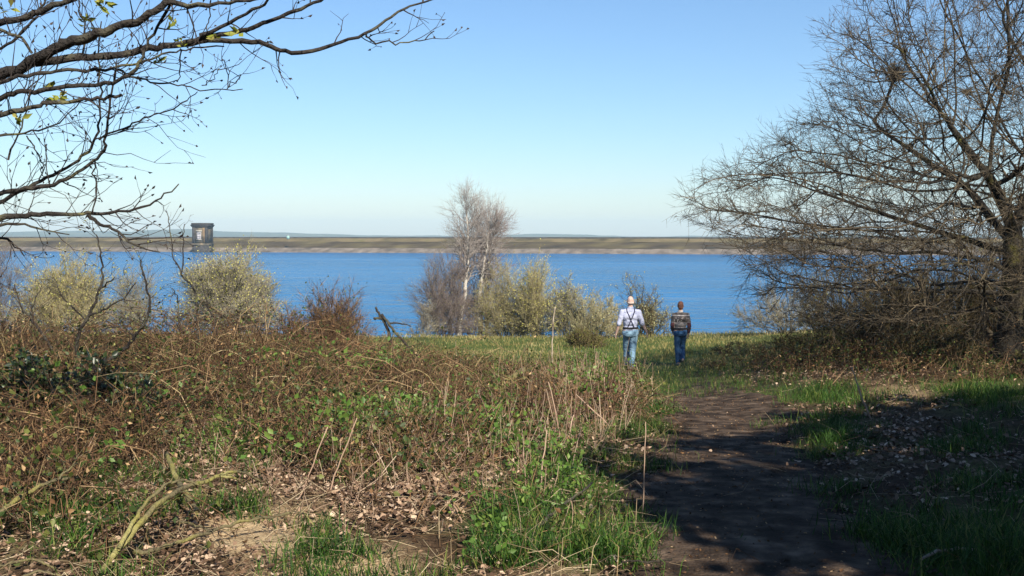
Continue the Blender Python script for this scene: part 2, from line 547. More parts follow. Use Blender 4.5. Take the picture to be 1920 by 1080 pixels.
B_GRASS = [(1450, 742, 170, 20, 1.1), (1250, 745, 45, 30, .9), (1240, 780, 25, 30, .8), (1560, 825, 75, 32, 1), (1860, 740, 95, 40, 1), (1780, 1060, 260, 60, 1.5),
           (1600, 940, 90, 30, .45), (1170, 960, 110, 45, .75), (1080, 905, 100, 45, .8), (1170, 820, 70, 40, .8), (950, 1000, 110, 75, .62), (590, 1015, 55, 35, 1), (475, 835, 60, 30, .7),
           (1130, 1030, 80, 40, .8), (1400, 930, 45, 12, .35), (330, 900, 90, 40, .5), (100, 960, 120, 60, .5), (1790, 830, 110, 30, .5), (470, 960, 40, 30, .8), (1870, 960, 90, 60, .5), (700, 820, 60, 30, .4)]
B_ROUGH = [(940, 652, 330, 34, 1.2), (1260, 655, 130, 36, 1), (1400, 665, 130, 26, .7), (300, 660, 300, 25, .7), (1210, 710, 60, 25, .6), (1000, 690, 120, 22, .5)]
B_PALE = [(460, 1000, 110, 45, 1.5), (650, 1065, 120, 40, 1.4), (900, 880, 110, 30, .9), (820, 840, 100, 30, .4), (560, 960, 60, 30, .4), (1690, 735, 60, 14, .6), (1000, 1060, 80, 30, .3)]
B_LIT = [(1690, 733, 75, 16, 1.2), (1690, 815, 110, 24, .9), (1830, 790, 80, 18, .6), (520, 1000, 220, 70, .8), (860, 860, 240, 90, .7), (1420, 700, 170, 14, .9), (750, 960, 220, 110, .6), (250, 900, 300, 110, .6), (1330, 830, 50, 18, .35), (1860, 700, 80, 14, .7), (1150, 980, 60, 60, .35)]

# ------------------------------------------------------------------ ground, path, water, hills, haze
def axis(lo, fine0, fine1, hi, d, grow=1.16):
    a = list(np.arange(fine0, fine1 + 1e-6, d))
    s, x = d, fine1
    while x < hi:
        s *= grow
        x += s
        a.append(min(x, hi))
    s, x = d, fine0
    while x > lo:
        s *= grow
        x -= s
        a.insert(0, max(x, lo))
    return np.array(a)


gx = axis(-4000, -9, 10, 4000, .13)
gy = axis(-300, 3.0, 19, 3200, .13)
X, Y = np.meshgrid(gx, gy)
Z = gz(X, Y)
Z = np.where(Y > 60, -5.9, Z)
Vg = np.stack([X, Y, Z], -1)
nx, ny = len(gx), len(gy)
ii = (np.arange(ny - 1)[:, None] * nx + np.arange(nx - 1)[None]).ravel()
mb = MB().add(Vg, q=np.stack([ii, ii + 1, ii + nx + 1, ii + nx], 1))
ground = tag(ob('ground', mb, M['ground'], smooth=True), kind='structure')
gpx, gpy = PROJ(Vg.reshape(-1, 3))
inview = (Vg.reshape(-1, 3)[:, 1] > 2)
pale = blobs(gpx, gpy, B_PALE) * inview
green = (blobs(gpx, gpy, B_GRASS) * .8 + blobs(gpx, gpy, B_ROUGH) * .9) * inview
yy = Vg.reshape(-1, 3)[:, 1]
green = np.clip(green - 1.3 * np.clip(pale, 0, 1), -.6, 1)
green = np.maximum(green, .75 * sstep(21, 26, yy))
for nm, val in (('pale', pale), ('green', green)):
    at = ground.data.attributes.new(nm, 'FLOAT', 'POINT')
    at.data.foreach_set('value', np.clip(val, -.6, 1.2).astype(np.float32))

pyv = np.arange(-10, 18.5, .1)
ptv = np.linspace(-1, 1, 23)
PY, PT = np.meshgrid(pyv, ptv, indexing='ij')
edge = 1 + (.35 * (fbm(PY * .9 + np.sign(PT) * 31, PT * 0 + 2) - .5) + .18 * (vn(PY * 4 + np.sign(PT) * 13, PT * 0) - .5)) * 2
wid = (path_w(PY) + .12) * edge * np.clip((18.6 - PY) / 4, .02, 1) ** .5
PX = path_c(PY) + PT * wid
PZ = gz(PX, PY) + .02 - .07 * sstep(.72, 1, np.abs(PT)) + .022 * (fbm(PX * 4, PY * 4) - .5) + .015 * (vn(PX * 13, PY * 13) - .5)
n1_, n2_ = PX.shape
ii = (np.arange(n1_ - 1)[:, None] * n2_ + np.arange(n2_ - 1)[None]).ravel()
tag(ob('path', MB().add(np.stack([PX, PY, PZ], -1), q=np.stack([ii, ii + 1, ii + n2_ + 1, ii + n2_], 1)), M['path'], smooth=True), kind='structure')

WZ = -4.4
tag(ob('water', MB().add([(-1500, 40, WZ), (1500, 40, WZ), (1500, 460, WZ), (-1500, 460, WZ)], q=[(0, 1, 2, 3)]), M['water']), kind='structure')

hx = np.arange(-2600, 2601, 14.0)
hy = np.linspace(1900, 3000, 34)
HX, HY = np.meshgrid(hx, hy)
hpx = 960 + F * HX / 2450
top = np.interp(hpx, [-900, 0, 60, 140, 200, 255, 300, 350, 420, 520, 600, 700, 780, 900, 960, 1010, 1090, 1170, 1400, 1700, 2600],
                [436, 437, 436, 433, 434, 436, 430.5, 430, 434, 436.5, 439, 441.5, 443, 444, 439.5, 438.5, 440.5, 443.5, 443, 441, 438])
ridge = 1.6 + (440 - top) * 2450 / F + 4.5 * (fbm(HX / 45, HY / 60, 2) - .5) + 5 * (fbm(HX / 160, HY / 300, 2) - .5)
env = np.exp(-((HY - 2450) / 330) ** 2)
HZ = -6.3 + (ridge + 6.3) * env
n1_, n2_ = HX.shape
ii = (np.arange(n1_ - 1)[:, None] * n2_ + np.arange(n2_ - 1)[None]).ravel()
tag(ob('hills', MB().add(np.stack([HX, HY, HZ], -1), q=np.stack([ii, ii + 1, ii + n2_ + 1, ii + n2_], 1)), M['hills'], smooth=True), kind='structure')

hm = bpy.data.materials.new('haze')
hm.use_nodes = True
hnt = hm.node_tree
hnt.nodes.remove(hnt.nodes['Principled BSDF'])
pv = hnt.nodes.new('ShaderNodeVolumePrincipled')
pv.inputs['Density'].default_value = .0003
pv.inputs['Color'].default_value = (.6, .82, 1.0, 1)
hnt.links.new(pv.outputs[0], hnt.nodes['Material Output'].inputs['Volume'])
tag(ob('haze', MB().box((0, 1450, 20), (8200, 3700, 56)), hm), kind='stuff')

# ------------------------------------------------------------------ dam, valve tower
DA, DB = np.array((-176.0, 361.0)), np.array((66.5, 303.0))
du = (DB - DA) / np.linalg.norm(DB - DA)
dn = np.array((-du[1], du[0]))
dam = thing('dam', 'long straight grassed dam with a pale stone foot across the far water', 'dam', (-55, 332, WZ))
sv = np.arange(-330, 600, 3.0)


def dam_strip(prof, nz=.25, sub_=5):
    P = []
    pr = np.array(prof, float)
    t = np.linspace(0, len(pr) - 1, (len(pr) - 1) * sub_ + 1)
    n = np.interp(t, range(len(pr)), pr[:, 0])
    z = np.interp(t, range(len(pr)), pr[:, 1])
    S, T_ = np.meshgrid(sv, np.arange(len(t)), indexing='ij')
    xy = DA + S[..., None] * du + n[None, :, None] * dn
    zz = z[None] + nz * (fbm(S / 4, T_ * 3.1, 3) - .5)
    a, b_ = S.shape
    i_ = (np.arange(a - 1)[:, None] * b_ + np.arange(b_ - 1)[None]).ravel()
    return MB().add(np.concatenate([xy, zz[..., None]], -1), q=np.stack([i_, i_ + b_, i_ + b_ + 1, i_ + 1], 1))


ob('stone_foot', dam_strip([(-3, -6.2), (0, WZ), (3.4, -2.85)], .2), M['beach'], dam, True)
ob('heather_slope', dam_strip([(3.2, -3.0), (6, -1.85), (9.2, -.75)], .5), M['heather'], dam, True)
ob('grass_slope', dam_strip([(9.0, -.82), (13, .35), (17.5, .4), (24, -1.5), (42, -6.3)], .3), M['bank_grass'], dam, True)
ob('crest_wall', dam_strip([(13.2, -.1), (13.21, .78), (13.75, .8), (13.76, -.1)], .06, 1), M['stone_dark'], dam)

bx = U(557, 447, 352)
kb = thing('cabinet', 'tiny pale green box standing on the crest of the far dam', 'cabinet', (bx[0], 338, .3))
ob('body', MB().box((bx[0], 338, .7), (.9, .8, 1.2)), M['pale_green'], kb)
ob('lid', MB().box((bx[0], 338, 1.35), (1.05, .95, .1)), M['white_paint'], kb)

tx, ty = U(380, 440, 338)[:2]
tw = thing('valve_tower', 'square dark stone valve tower with flat corniced roof by the far dam', 'tower', (tx, ty, WZ))
tw['_at'] = [tx, ty, WZ]
tw.scale = (.9, .9, .96)
ta = math.radians(-5)


def tb(m_, lx, ly, z0, z1, sx, sy):
    ca, sa = math.cos(ta), math.sin(ta)
    m_.box((tx + lx * ca - ly * sa, ty + lx * sa + ly * ca, (z0 + z1) / 2), (sx, sy, z1 - z0), ta)
    return m_


ob('shaft', tb(MB(), 0, 0, -6.0, -2.0, 5.9, 5.9), M['stone_dark'], tw)
ob('plinth', tb(MB(), 0, 0, -2.0, -1.2, 6.1, 6.1), M['stone'], tw)
ob('wall', tb(MB(), 0, 0, -1.2, 4.6, 5.4, 5.4), M['stone'], tw)
for sx_ in (-1, 1):
    for sy_ in (-1, 1):
        ob('pilaster', tb(MB(), sx_ * 2.45, sy_ * 2.45, -1.2, 4.6, .9, .9), M['stone_dark'], tw)
ob('cornice', tb(tb(MB(), 0, 0, 4.6, 5.0, 6.3, 6.3), 0, 0, 5.0, 5.35, 6.7, 6.7), M['stone_dark'], tw)
ob('parapet', tb(MB(), 0, 0, 5.35, 5.95, 6.2, 6.2), M['stone_dark'], tw)
wn = ob('window', tb(MB(), -.3, -2.715, .25, 2.75, 1.5, .1), M['glass'], tw)
fr = MB()
for lx_, z0_, z1_, s_ in ((-1.0, .25, 2.75, .16), (.4, .25, 2.75, .16), (-.3, .25, 2.75, .12)):
    tb(fr, lx_, -2.79, z0_, z1_, s_, .08)
for z0_ in (.25, 1.0, 1.8, 2.6):
    tb(fr, -.3, -2.80, z0_, z0_ + .15, 1.56, .08)
sub('frame', fr, M['white_paint'], wn, tw)
for lx_ in (-.65, .05):
    for z0_ in (.42, 1.17, 1.97):
        sub('pane', tb(MB(), lx_, -2.775, z0_, z0_ + .6, .55, .03), M['white_paint'] if z0_ < 1.5 else M['glass'], wn, tw)
ob('panel', tb(MB(), 1.45, -2.74, -.9, 4.3, .9, .1), M['stone_brown'], tw)
ob('lintel', tb(MB(), -.3, -2.76, 2.78, 3.5, 2.4, .2), M['stone_pale'], tw)
ob('sill', tb(MB(), -.3, -2.78, -.02, .22, 2.0, .25), M['stone_pale'], tw)


# ------------------------------------------------------------------ branching helpers
def spawn(P, R, n, t0, t1, ang, L, segs=3, rk=.6, up=.1, wob=.15, rmin=.002, lf=None, r=None):
    r = r or rng
    K, S = P.shape[:2]
    if K == 0:
        return np.zeros((0, segs + 1, 3)), np.zeros((0, segs + 1))
    idx = np.repeat(np.arange(K), n)
    N = len(idx)
    t = r.uniform(t0, t1, N)
    f = t * (S - 1)
    i = np.minimum(f.astype(int), S - 2)
    w = (f - i)[:, None]
    p = P[idx, i] * (1 - w) + P[idx, i + 1] * w
    rr = R[idx, i] * (1 - w[:, 0]) + R[idx, i + 1] * w[:, 0]
    T = P[idx, i + 1] - P[idx, i]
    T /= np.linalg.norm(T, axis=1, keepdims=True) + 1e-9
    q = r.normal(size=(N, 3))
    q -= (q * T).sum(1, keepdims=True) * T
    q /= np.linalg.norm(q, axis=1, keepdims=True) + 1e-9
    a = r.uniform(ang[0], ang[1], N)[:, None]
    d = T * np.cos(a) + q * np.sin(a)
    ln = r.uniform(L[0], L[1], N)
    if lf is not None:
        ln = ln * lf(t)
    out = np.empty((N, segs + 1, 3))
    out[:, 0] = p
    for s in range(segs):
        d = d + r.normal(size=(N, 3)) * wob
        d[:, 2] += up
        d /= np.linalg.norm(d, axis=1, keepdims=True) + 1e-9
        p = p + d * (ln / segs)[:, None]
        out[:, s + 1] = p
    rb = np.maximum(rr * rk, rmin * 1.2)
    rad = rb[:, None] * (1 - np.linspace(0, 1, segs + 1)[None] * .75)
    return out, np.maximum(rad, rmin * .6)


def bezier(a, c, b, S):
    t = np.linspace(0, 1, S)[None, :, None]
    return (1 - t) ** 2 * a[:, None] + 2 * t * (1 - t) * c[:, None] + t * t * b[:, None]


def on_twigs(P, n, jit=.02, r=None):
    r = r or rng
    K, S = P.shape[:2]
    k = r.integers(0, K, n)
    f = r.random(n) * (S - 1)
    i = np.minimum(f.astype(int), S - 2)
    w = (f - i)[:, None]
    p = P[k, i] * (1 - w) + P[k, i + 1] * w
    T = P[k, i + 1] - P[k, i]
    T /= np.linalg.norm(T, axis=1, keepdims=True) + 1e-9
    d = T * .6 + r.normal(size=(n, 3)) * .6
    d /= np.linalg.norm(d, axis=1, keepdims=True) + 1e-9
    return p + r.normal(size=(n, 3)) * jit, d


def shrub(name, label, cat, x, y, w, h, dep, n0, n1, n2, nleaf, tmat, lmat, group=None, r0=.02, base=.18, leaf=(.03, .06), rt=.004, upright=.6, z=None, low=.05, l1=(.16, .36), topbias=0):
    r = np.random.default_rng(abs(hash((round(x * 100), round(y * 100), round(h * 100)))) % 2 ** 31)
    z0 = float(gz(x, y)) - .05 if z is None else z
    o = thing(name, label, cat, (x, y, z0), group)
    az = r.random(n0) * 2 * PI
    ct = r.uniform(low, 1, n0) ** .8
    st = np.sqrt(np.maximum(0, 1 - ct ** 2))
    u = r.uniform(.62, 1, n0) ** .7
    hor = np.stack([np.cos(az) * st * w / 2 * u, np.sin(az) * st * dep / 2 * u, 0 * az], 1)
    tip = hor + np.stack([0 * az, 0 * az, h * ct * u * r.uniform(.85, 1.05, n0)], 1)
    bs = np.stack([np.cos(az) * r.random(n0) * w * base, np.sin(az) * r.random(n0) * dep * base, 0 * az], 1)
    ctl = bs * .6 + hor * (1 - upright) * .8 + np.stack([0 * az, 0 * az, tip[:, 2] * upright], 1) + r.normal(size=(n0, 3)) * h * .05
    org = np.array((x, y, z0))
    P0 = bezier(bs, ctl, tip, 8) + org
    P0[:, 1:] += r.normal(size=(n0, 7, 3)) * h * .012
    R0 = r0 * r.uniform(.5, 1, n0)[:, None] * np.linspace(1, .25, 8)[None]
    P1, R1 = spawn(P0, R0, n1, .22, 1, (.3, .9), (l1[0] * h, l1[1] * h), 2, .6, .10, .16, rt, r=r)
    P2, R2 = spawn(P1, R1, int(n2 * 2.0), .15, 1, (.3, .9), (.06 * h, .17 * h), 1, .7, .08, .18, rt * .8, r=r)
    ob('stems', MB().tubes(P0, R0, 4), tmat if not isinstance(tmat, tuple) else tmat[1], o)
    tm = tmat if not isinstance(tmat, tuple) else tmat[0]
    ob('twigs', MB().tubes(P1, R1, 3).cones(P2, R2), tm, o)
    if nleaf:
        p, d = on_twigs(P2, nleaf, .03, r)
        if topbias:
            zz = (p[:, 2] - z0) / h
            keep = r.random(len(p)) < np.clip(zz, 0.02, 1) ** topbias
            p, d = p[keep], d[keep]
        L = r.uniform(leaf[0], leaf[1], len(p))
        ob('foliage', MB().leaves(p, d, L, L * .6, r=r), lmat, o)
    return o


def colonize(start, att, D, di, dk, iters, bias, r):
    """space colonisation: start = (nodes, parents); returns nodes, parents"""
    N = [np.array(p, float) for p in start[0]]
    Pn = list(start[1])
    pos = np.array(N)
    best = np.full(len(att), 1e9)
    bi = np.zeros(len(att), int)

    def upd(new, i0, best, bi):
        for c in range(0, len(new), 256):
            d = np.linalg.norm(att[:, None] - new[None, c:c + 256], axis=2)
            m = d.argmin(1)
            dm = d[np.arange(len(att)), m]
            w = dm < best
            best[w] = dm[w]
            bi[w] = i0 + c + m[w]
    upd(pos, 0, best, bi)
    for it in range(iters):
        act = best < di
        if not act.any():
            break
        ids = bi[act]
        dv = att[act] - pos[ids]
        dv /= np.linalg.norm(dv, axis=1, keepdims=True) + 1e-9
        un, inv = np.unique(ids, return_inverse=True)
        acc = np.zeros((len(un), 3))
        np.add.at(acc, inv, dv)
        acc /= np.linalg.norm(acc, axis=1, keepdims=True) + 1e-9
        acc += bias + r.normal(size=acc.shape) * .12
        acc /= np.linalg.norm(acc, axis=1, keepdims=True) + 1e-9
        new = pos[un] + acc * D
        i0 = len(pos)
        pos = np.concatenate([pos, new])
        Pn.extend(un.tolist())
        upd(new, i0, best, bi)
        keep = best > dk
        att, best, bi = att[keep], best[keep], bi[keep]
        if len(att) == 0:
            break
    return pos, np.array(Pn)


def skeleton(pos, par, tip=.004, e=2.3):
    n = len(pos)
    ch = [[] for _ in range(n)]
    for i in range(1, n):
        if par[i] >= 0:
            ch[par[i]].append(i)
    acc = np.zeros(n)
    for i in range(n - 1, -1, -1):
        if not ch[i]:
            acc[i] = tip ** e
        if par[i] >= 0:
            acc[par[i]] += acc[i]
    rad = acc ** (1 / e)
    sm = pos.copy()
    for _ in range(2):
        q = sm.copy()
        for i in range(1, n):
            if ch[i] and par[i] >= 0:
                k = max(ch[i], key=lambda c: rad[c])
                q[i] = sm[i] * .5 + (sm[par[i]] + sm[k]) * .25
        sm = q
    chains = []
    stack = [(0, None)]
    while stack:
        s, p0 = stack.pop()
        c = [s] if p0 is None else [p0, s]
        i = s
        while ch[i]:
            k = max(ch[i], key=lambda q_: rad[q_])
            for o_ in ch[i]:
                if o_ != k:
                    stack.append((o_, i))
            c.append(k)
            i = k
        chains.append(c)
    return sm, rad, ch, chains


def add_chains(m_, chains, pos, rad, sides=None):
    byl = {}
    for c in chains:
        P = pos[c]
        R = rad[c].copy()
        if len(c) > 2:
            R[0] = min(R[0], R[1] * 1.25)
        s_ = sides or (3 if R.max() < .012 else 5 if R.max() < .05 else 9)
        byl.setdefault((len(c), s_), []).append((P, R))
    for (l, s_), L in byl.items():
        if l > 1:
            m_.tubes(np.array([a for a, _ in L]), np.array([b for _, b in L]), s_)
    return m_

# ------------------------------------------------------------------ big bare oak on the right
OX, OY = float(U(1886, 660, 18)[0]), 18.0
OZ = float(gz(OX, OY)) - .08
r_ = np.random.default_rng(3)
oak = thing('oak_tree', 'large bare spreading oak with mossy forked trunk at the right edge of the photo', 'tree', (OX, OY, OZ))
zs = [-.3, .44, 1.2, 2.0, 3.05, 3.9, 4.9, 5.8, 7.5, 8.8]
rs = [3.7, 4.7, 5.5, 5.7, 4.7, 4.1, 3.5, 2.7, 1.8, 0]
att = []
while len(att) < 10000:
    d = r_.uniform(-6, 6, 2)
    z = r_.uniform(-.3, 8.7)
    R = np.interp(z, zs, rs) * (1 + .12 * math.sin(3 * math.atan2(d[1], d[0]) + z * 2))
    rr = math.hypot(*d)
    if rr > R or rr < .12 * R and z < 3:
        continue
    if d[0] > 2.2 and r_.random() < .6:
        continue
    if z < 2.2 and r_.random() < .38:
        continue
    if rr < .5 * R and r_.random() < .3:
        continue
    att.append((OX + d[0], OY + d[1], z))
att = np.array(att)
nodes, par = [], []
for k in range(18):
    t = k / 17
    nodes.append((OX + .10 * math.sin(t * 4) + .05 * t, OY + .05 * math.sin(t * 5), OZ + t * 3.0))
    par.append(k - 1)
fork = []
for (b0, dx, dy, dz, m_) in ((9, -.30, -.1, .16, 5), (10, .3, -.25, .2, 5), (12, -.12, .3, .3, 6), (13, .2, .12, .36, 8), (14, -.26, -.2, .3, 6), (7, -.34, .08, .02, 5), (6, -.3, -.25, -.02, 4), (11, -.33, .2, .12, 5), (8, -.2, .34, .05, 4)):
    p = np.array(nodes[b0])
    i = b0
    for q in range(m_):
        p = p + np.array((dx, dy, dz)) * .5 + r_.normal(size=3) * .02
        nodes.append(p)
        par.append(i)
        i = len(nodes) - 1
pos, par = colonize((nodes, par), att, .15, 2.2, .25, 150, np.array((0, 0, .05)), r_)
pos, rad, ch, chains = skeleton(pos, par, .0038, 2.0)
print('oak base', rad[0]); rad = np.minimum(rad * 1.12, .23)
rad[0], rad[1], rad[2], rad[3] = .32, .27, .24, .22
thick = [c for c in chains if rad[c[min(1, len(c) - 1)]] > .02]
thin = [c for c in chains if rad[c[min(1, len(c) - 1)]] <= .02]
ob('trunk', add_chains(MB(), [thick[0]], pos, rad, 12), M['bark_moss'], oak, True)
for c in thick[1:]:
    ob('branch', add_chains(MB(), [c], pos, rad), M['bark_moss'] if rad[c[1]] > .05 else M['bark'], oak, True)
mt = add_chains(MB(), thin, pos, rad)
tipn = np.array([i for i in range(1, len(pos)) if rad[i] < .012])
rs_ = r_.choice(tipn, min(len(tipn), 10500), replace=False)
TP = np.stack([pos[par[rs_]], pos[rs_]], 1)
TR = np.stack([rad[par[rs_]], rad[rs_]], 1)
t1, q1 = spawn(TP, TR, 2, 0, 1, (.3, .9), (.22, .62), 2, .75, .05, .16, .0028, r=r_)
t2, q2 = spawn(t1, q1, 3, .15, .95, (.4, .9), (.08, .28), 1, .8, .05, .15, .0022, r=r_)
mt.tubes(t1, q1, 3)
ob('twigs', mt, M['oak_twig'], oak)
ob('fine_twigs', MB().cones(t2, q2), M['oak_twig'], oak)
p, d = on_twigs(t1, 9000, .006, r_)
ob('buds', MB().leaves(p, d, r_.uniform(.018, .04, len(p)), .014, .5, r_), M['dead_leaf'], oak)
print('oak nodes', len(pos), 'chains', len(chains), 'thick', len(thick))

# ------------------------------------------------------------------ tree on the left whose branches overhang the view
r_ = np.random.default_rng(8)
TXY = (-5.6, 6.9)
TZ = float(gz(*TXY)) - .1
lt = thing('overhanging_tree', 'budding tree at the left edge whose dark branches reach into the top left sky', 'tree', (TXY[0], TXY[1], TZ))
LIMBS = [  # photo pixels, radius px at start and end, depth at start and end
    ([(0, 142), (65, 115), (100, 90), (135, 77), (185, 65), (220, 48), (270, 37), (310, 5), (335, -30)], 15, 7, 6.4, 6.0),
    ([(65, 117), (150, 109), (215, 102), (280, 90), (340, 80), (410, 75), (492, 78), (525, 95), (570, 100), (625, 82), (685, 62), (725, 37), (755, 15), (815, -3)], 10, 2, 6.4, 6.9),
    ([(685, 62), (692, 77), (740, 81), (790, 78), (814, 58)], 2.6, 1.2, 6.8, 6.9),
    ([(345, 80), (415, 65), (465, 55), (500, 40), (550, 22), (600, 2), (640, -20)], 7, 3, 6.5, 6.3),
    ([(375, 66), (450, 35), (500, 4), (520, -12)], 5, 2.5, 6.5, 6.2),
    ([(0, 42), (50, 32), (100, 12), (160, -8)], 9, 6, 6.6, 6.5),
    ([(310, 5), (370, 10), (450, 2), (500, -8)], 6, 3, 6.0, 6.0),
    ([(0, 150), (65, 140), (125, 132), (200, 130), (260, 117), (310, 100), (345, 93), (420, 87)], 5, 1.6, 6.2, 6.6),
    ([(0, 185), (30, 172), (75, 172), (115, 163), (165, 160), (215, 157), (250, 135), (265, 110), (285, 65), (320, 8), (330, -12)], 6.5, 3, 6.3, 6.1),
    ([(0, 210), (50, 205), (80, 193), (130, 190), (185, 187), (228, 178)], 6, 3.5, 6.2, 6.3),
    ([(0, 362), (50, 354), (100, 346), (145, 326), (185, 296), (200, 268), (202, 210), (212, 160), (218, 120)], 6, 2, 6.7, 6.4),
    ([(0, 382), (50, 352), (100, 326), (150, 300), (175, 270), (186, 240), (190, 170), (184, 110), (190, 40)], 5, 1.5, 6.9, 6.6),
    ([(185, 262), (220, 245), (260, 226), (300, 211), (345, 195), (370, 172)], 2.6, 1.1, 6.7, 6.9),
    ([(0, 410), (50, 403), (100, 401), (170, 402), (210, 400), (270, 390), (300, 370), (335, 345)], 7, 1.3, 6.6, 6.9),
    ([(165, 402), (185, 420), (220, 431), (250, 460), (300, 473)], 5, 1.3, 6.7, 6.6),
    ([(178, 302), (176, 325), (181, 360), (172, 401)], 1.8, 1.8, 6.7, 6.7),
    ([(0, 418), (60, 422), (130, 440)], 4, 1.4, 6.8, 6.9),
    ([(0, 440), (25, 455), (45, 480)], 4, 1.2, 6.7, 6.8),
    ([(220, 130), (260, 150), (310, 157), (350, 162), (380, 171), (455, 167)], 2.8, 1.1, 6.4, 6.7),
    ([(378, 160), (400, 145), (411, 128)], 1.4, 1, 6.6, 6.6),
    ([(426, 166), (429, 140), (421, 112)], 1.4, 1, 6.7, 6.7),
    ([(428, 162), (445, 152), (452, 140)], 1.4, 1, 6.7, 6.7),
    ([(0, 95), (30, 70), (60, 40), (85, 5), (95, -10)], 4, 2, 6.9, 6.9),
    ([(15, 300), (40, 240), (60, 180), (80, 120)], 2.5, 1.2, 7.1, 7.1),
    ([(60, 100), (40, 72), (0, 55)], 3, 4, 6.4, 6.4),
    ([(155, 100), (160, 60), (150, 20), (145, -10)], 2.5, 1.5, 6.3, 6.3),
    ([(395, 0), (392, 40), (388, 58)], 1.6, 1.2, 6.4, 6.4),
    ([(340, 95), (338, 150), (325, 155)], 1.6, 1, 6.6, 6.6),
    ([(0, 250), (60, 250), (110, 232), (150, 190)], 3, 1.2, 7.0, 6.8),
    ([(50, 255), (75, 290), (80, 330)], 1.6, 1.2, 7.0, 6.9),
]
trk = np.array([(TXY[0] + .12 * math.sin(t * 5), TXY[1] - .05 * t, TZ + t * 7.5) for t in np.linspace(0, 1, 12)])
ob('trunk', MB().tube(trk, np.linspace(.26, .08, 12), 12), M['bark_moss'], lt, True)
allP, allR = [], []
for px_, a0, a1, d0, d1 in LIMBS:
    n = len(px_)
    P = [U(x, y, d0 + (d1 - d0) * k / (n - 1) + r_.normal() * .03) for k, (x, y) in enumerate(px_)]
    rr = [max(.0024, .8 * (a0 + (a1 - a0) * (k / (n - 1)) ** .8) * (d0 + d1) / 2 / F) for k in range(n)]
    if px_[0][0] <= 0 or px_[0][0] < 20 and a0 > 3.4:
        a = P[0]
        zt = a[2] - .35 * (a[0] - TXY[0])
        zt = max(zt, TZ + .6)
        ts = np.array((TXY[0], TXY[1], zt))
        P = [ts, ts * .5 + a * .5 + np.array((0, 0, .04))] + P
        rr = [rr[0] * 1.5, rr[0] * 1.2] + rr
    P = np.array(P)
    # resample smoothly
    tt = np.arange(len(P))
    m_ = 4 * (len(P) - 1) + 1
    ti = np.linspace(0, len(P) - 1, m_)
    Q = np.stack([np.interp(ti, tt, P[:, c]) for c in range(3)], 1)
    for _ in range(2):
        Q[1:-1] = Q[1:-1] * .5 + (Q[:-2] + Q[2:]) * .25
    Q[1:-1] += r_.normal(size=(m_ - 2, 3)) * .006
    RR = np.interp(ti, tt, rr) * r_.uniform(.9, 1.12, m_)
    ob('branch', MB().tube(Q, RR, 8 if a0 > 4 else 5), M['dark_bark'], lt, True)
    k = max(6, m_ // 9)
    for s in range(0, m_ - 8, 8):
        allP.append(Q[s:s + 9])
        allR.append(RR[s:s + 9])
allP, allR = np.array(allP), np.array(allR)
s1, c1 = spawn(allP, np.minimum(allR, .008), 2, 0, 1, (.5, 1.1), (.12, .42), 5, .6, .09, .2, .0026, r=r_)
s2, c2 = spawn(s1, c1, 2, .3, 1, (.4, .9), (.05, .18), 3, .75, .10, .15, .0022, r=r_)
ob('twigs', MB().tubes(s1, c1, 4).tubes(s2, c2, 3), M['dark_twig'], lt)
p = np.concatenate([s2[:, -1], s1[:, -1]])
d = np.concatenate([s2[:, -1] - s2[:, -2], s1[:, -1] - s1[:, -2]])
d /= np.linalg.norm(d, axis=1, keepdims=True)
s3, c3 = spawn(allP[allP[:, 4, 0] < -2.35], np.minimum(allR[allP[:, 4, 0] < -2.35], .006), 3, 0, 1, (.5, 1.2), (.15, .5), 5, .6, .03, .22, .0024, r=r_)
s4, c4 = spawn(s3, c3, 2, .3, 1, (.4, .9), (.05, .2), 2, .75, .08, .15, .002, r=r_)
ob('twigs', MB().tubes(s3, c3, 3).tubes(s4, c4, 3), M['dark_twig'], lt)
p = np.concatenate([p, s4[:, -1]])
e_ = s4[:, -1] - s4[:, -2]
d = np.concatenate([d, e_ / np.linalg.norm(e_, axis=1, keepdims=True)])
sel = r_.random(len(p)) < .8
ob('buds', MB().leaves(p[sel], d[sel], r_.uniform(.018, .042, sel.sum()), .016, .6, r_), M['dark_twig'], lt)
for (x, y, k, sz) in ((163, 42, 9, .08), (192, 8, 10, .09), (95, 160, 7, .07), (112, 186, 7, .09), (36, 224, 8, .08), (322, 46, 8, .06), (335, 75, 6, .05), (450, 64, 6, .08), (404, 70, 5, .07), (295, 113, 5, .06), (15, 18, 5, .08), (230, 178, 2, .04), (345, 88, 4, .04), (100, 195, 4, .06)):
    c = U(x, y, 6.35)
    P = np.repeat(c[None], k, 0) + r_.normal(size=(k, 3)) * .012
    D = r_.normal(size=(k, 3)) + np.array((0, 0, .5))
    D /= np.linalg.norm(D, axis=1, keepdims=True)
    ob('leaf_cluster', MB().leaves(P, D, r_.uniform(.6, 1.1, k) * sz, sz * .42, .2, r_), M['leaf_fresh'], lt)

u1, v1 = spawn(trk[None], np.linspace(.26, .08, 12)[None], 16, .60, 1, (.9, 1.5), (3.0, 5.0), 8, .35, .06, .10, .012, r=r_)
ok_ = u1[:, :, 2].min(1) > 3.9 + .0 * u1[:, -1, 1]
u1, v1 = u1[ok_], v1[ok_]
u2, v2 = spawn(u1, v1, 7, .2, 1, (.4, 1.0), (.6, 1.7), 4, .6, .04, .15, .007, r=r_)
u3, v3 = spawn(u2, v2, 6, .2, 1, (.4, 1.0), (.25, .7), 2, .6, .04, .15, .004, r=r_)
ob('branches', MB().tubes(u1, v1, 5).tubes(u2, v2, 3), M['dark_bark'], lt)
ob('twigs', MB().tubes(u3, v3, 3), M['dark_twig'], lt)
p, d = on_twigs(u3, 1200, .04, r_)
ob('foliage', MB().leaves(p, d, r_.uniform(.05, .11, len(p)), .05, .2, r_), M['leaf_fresh'], lt)

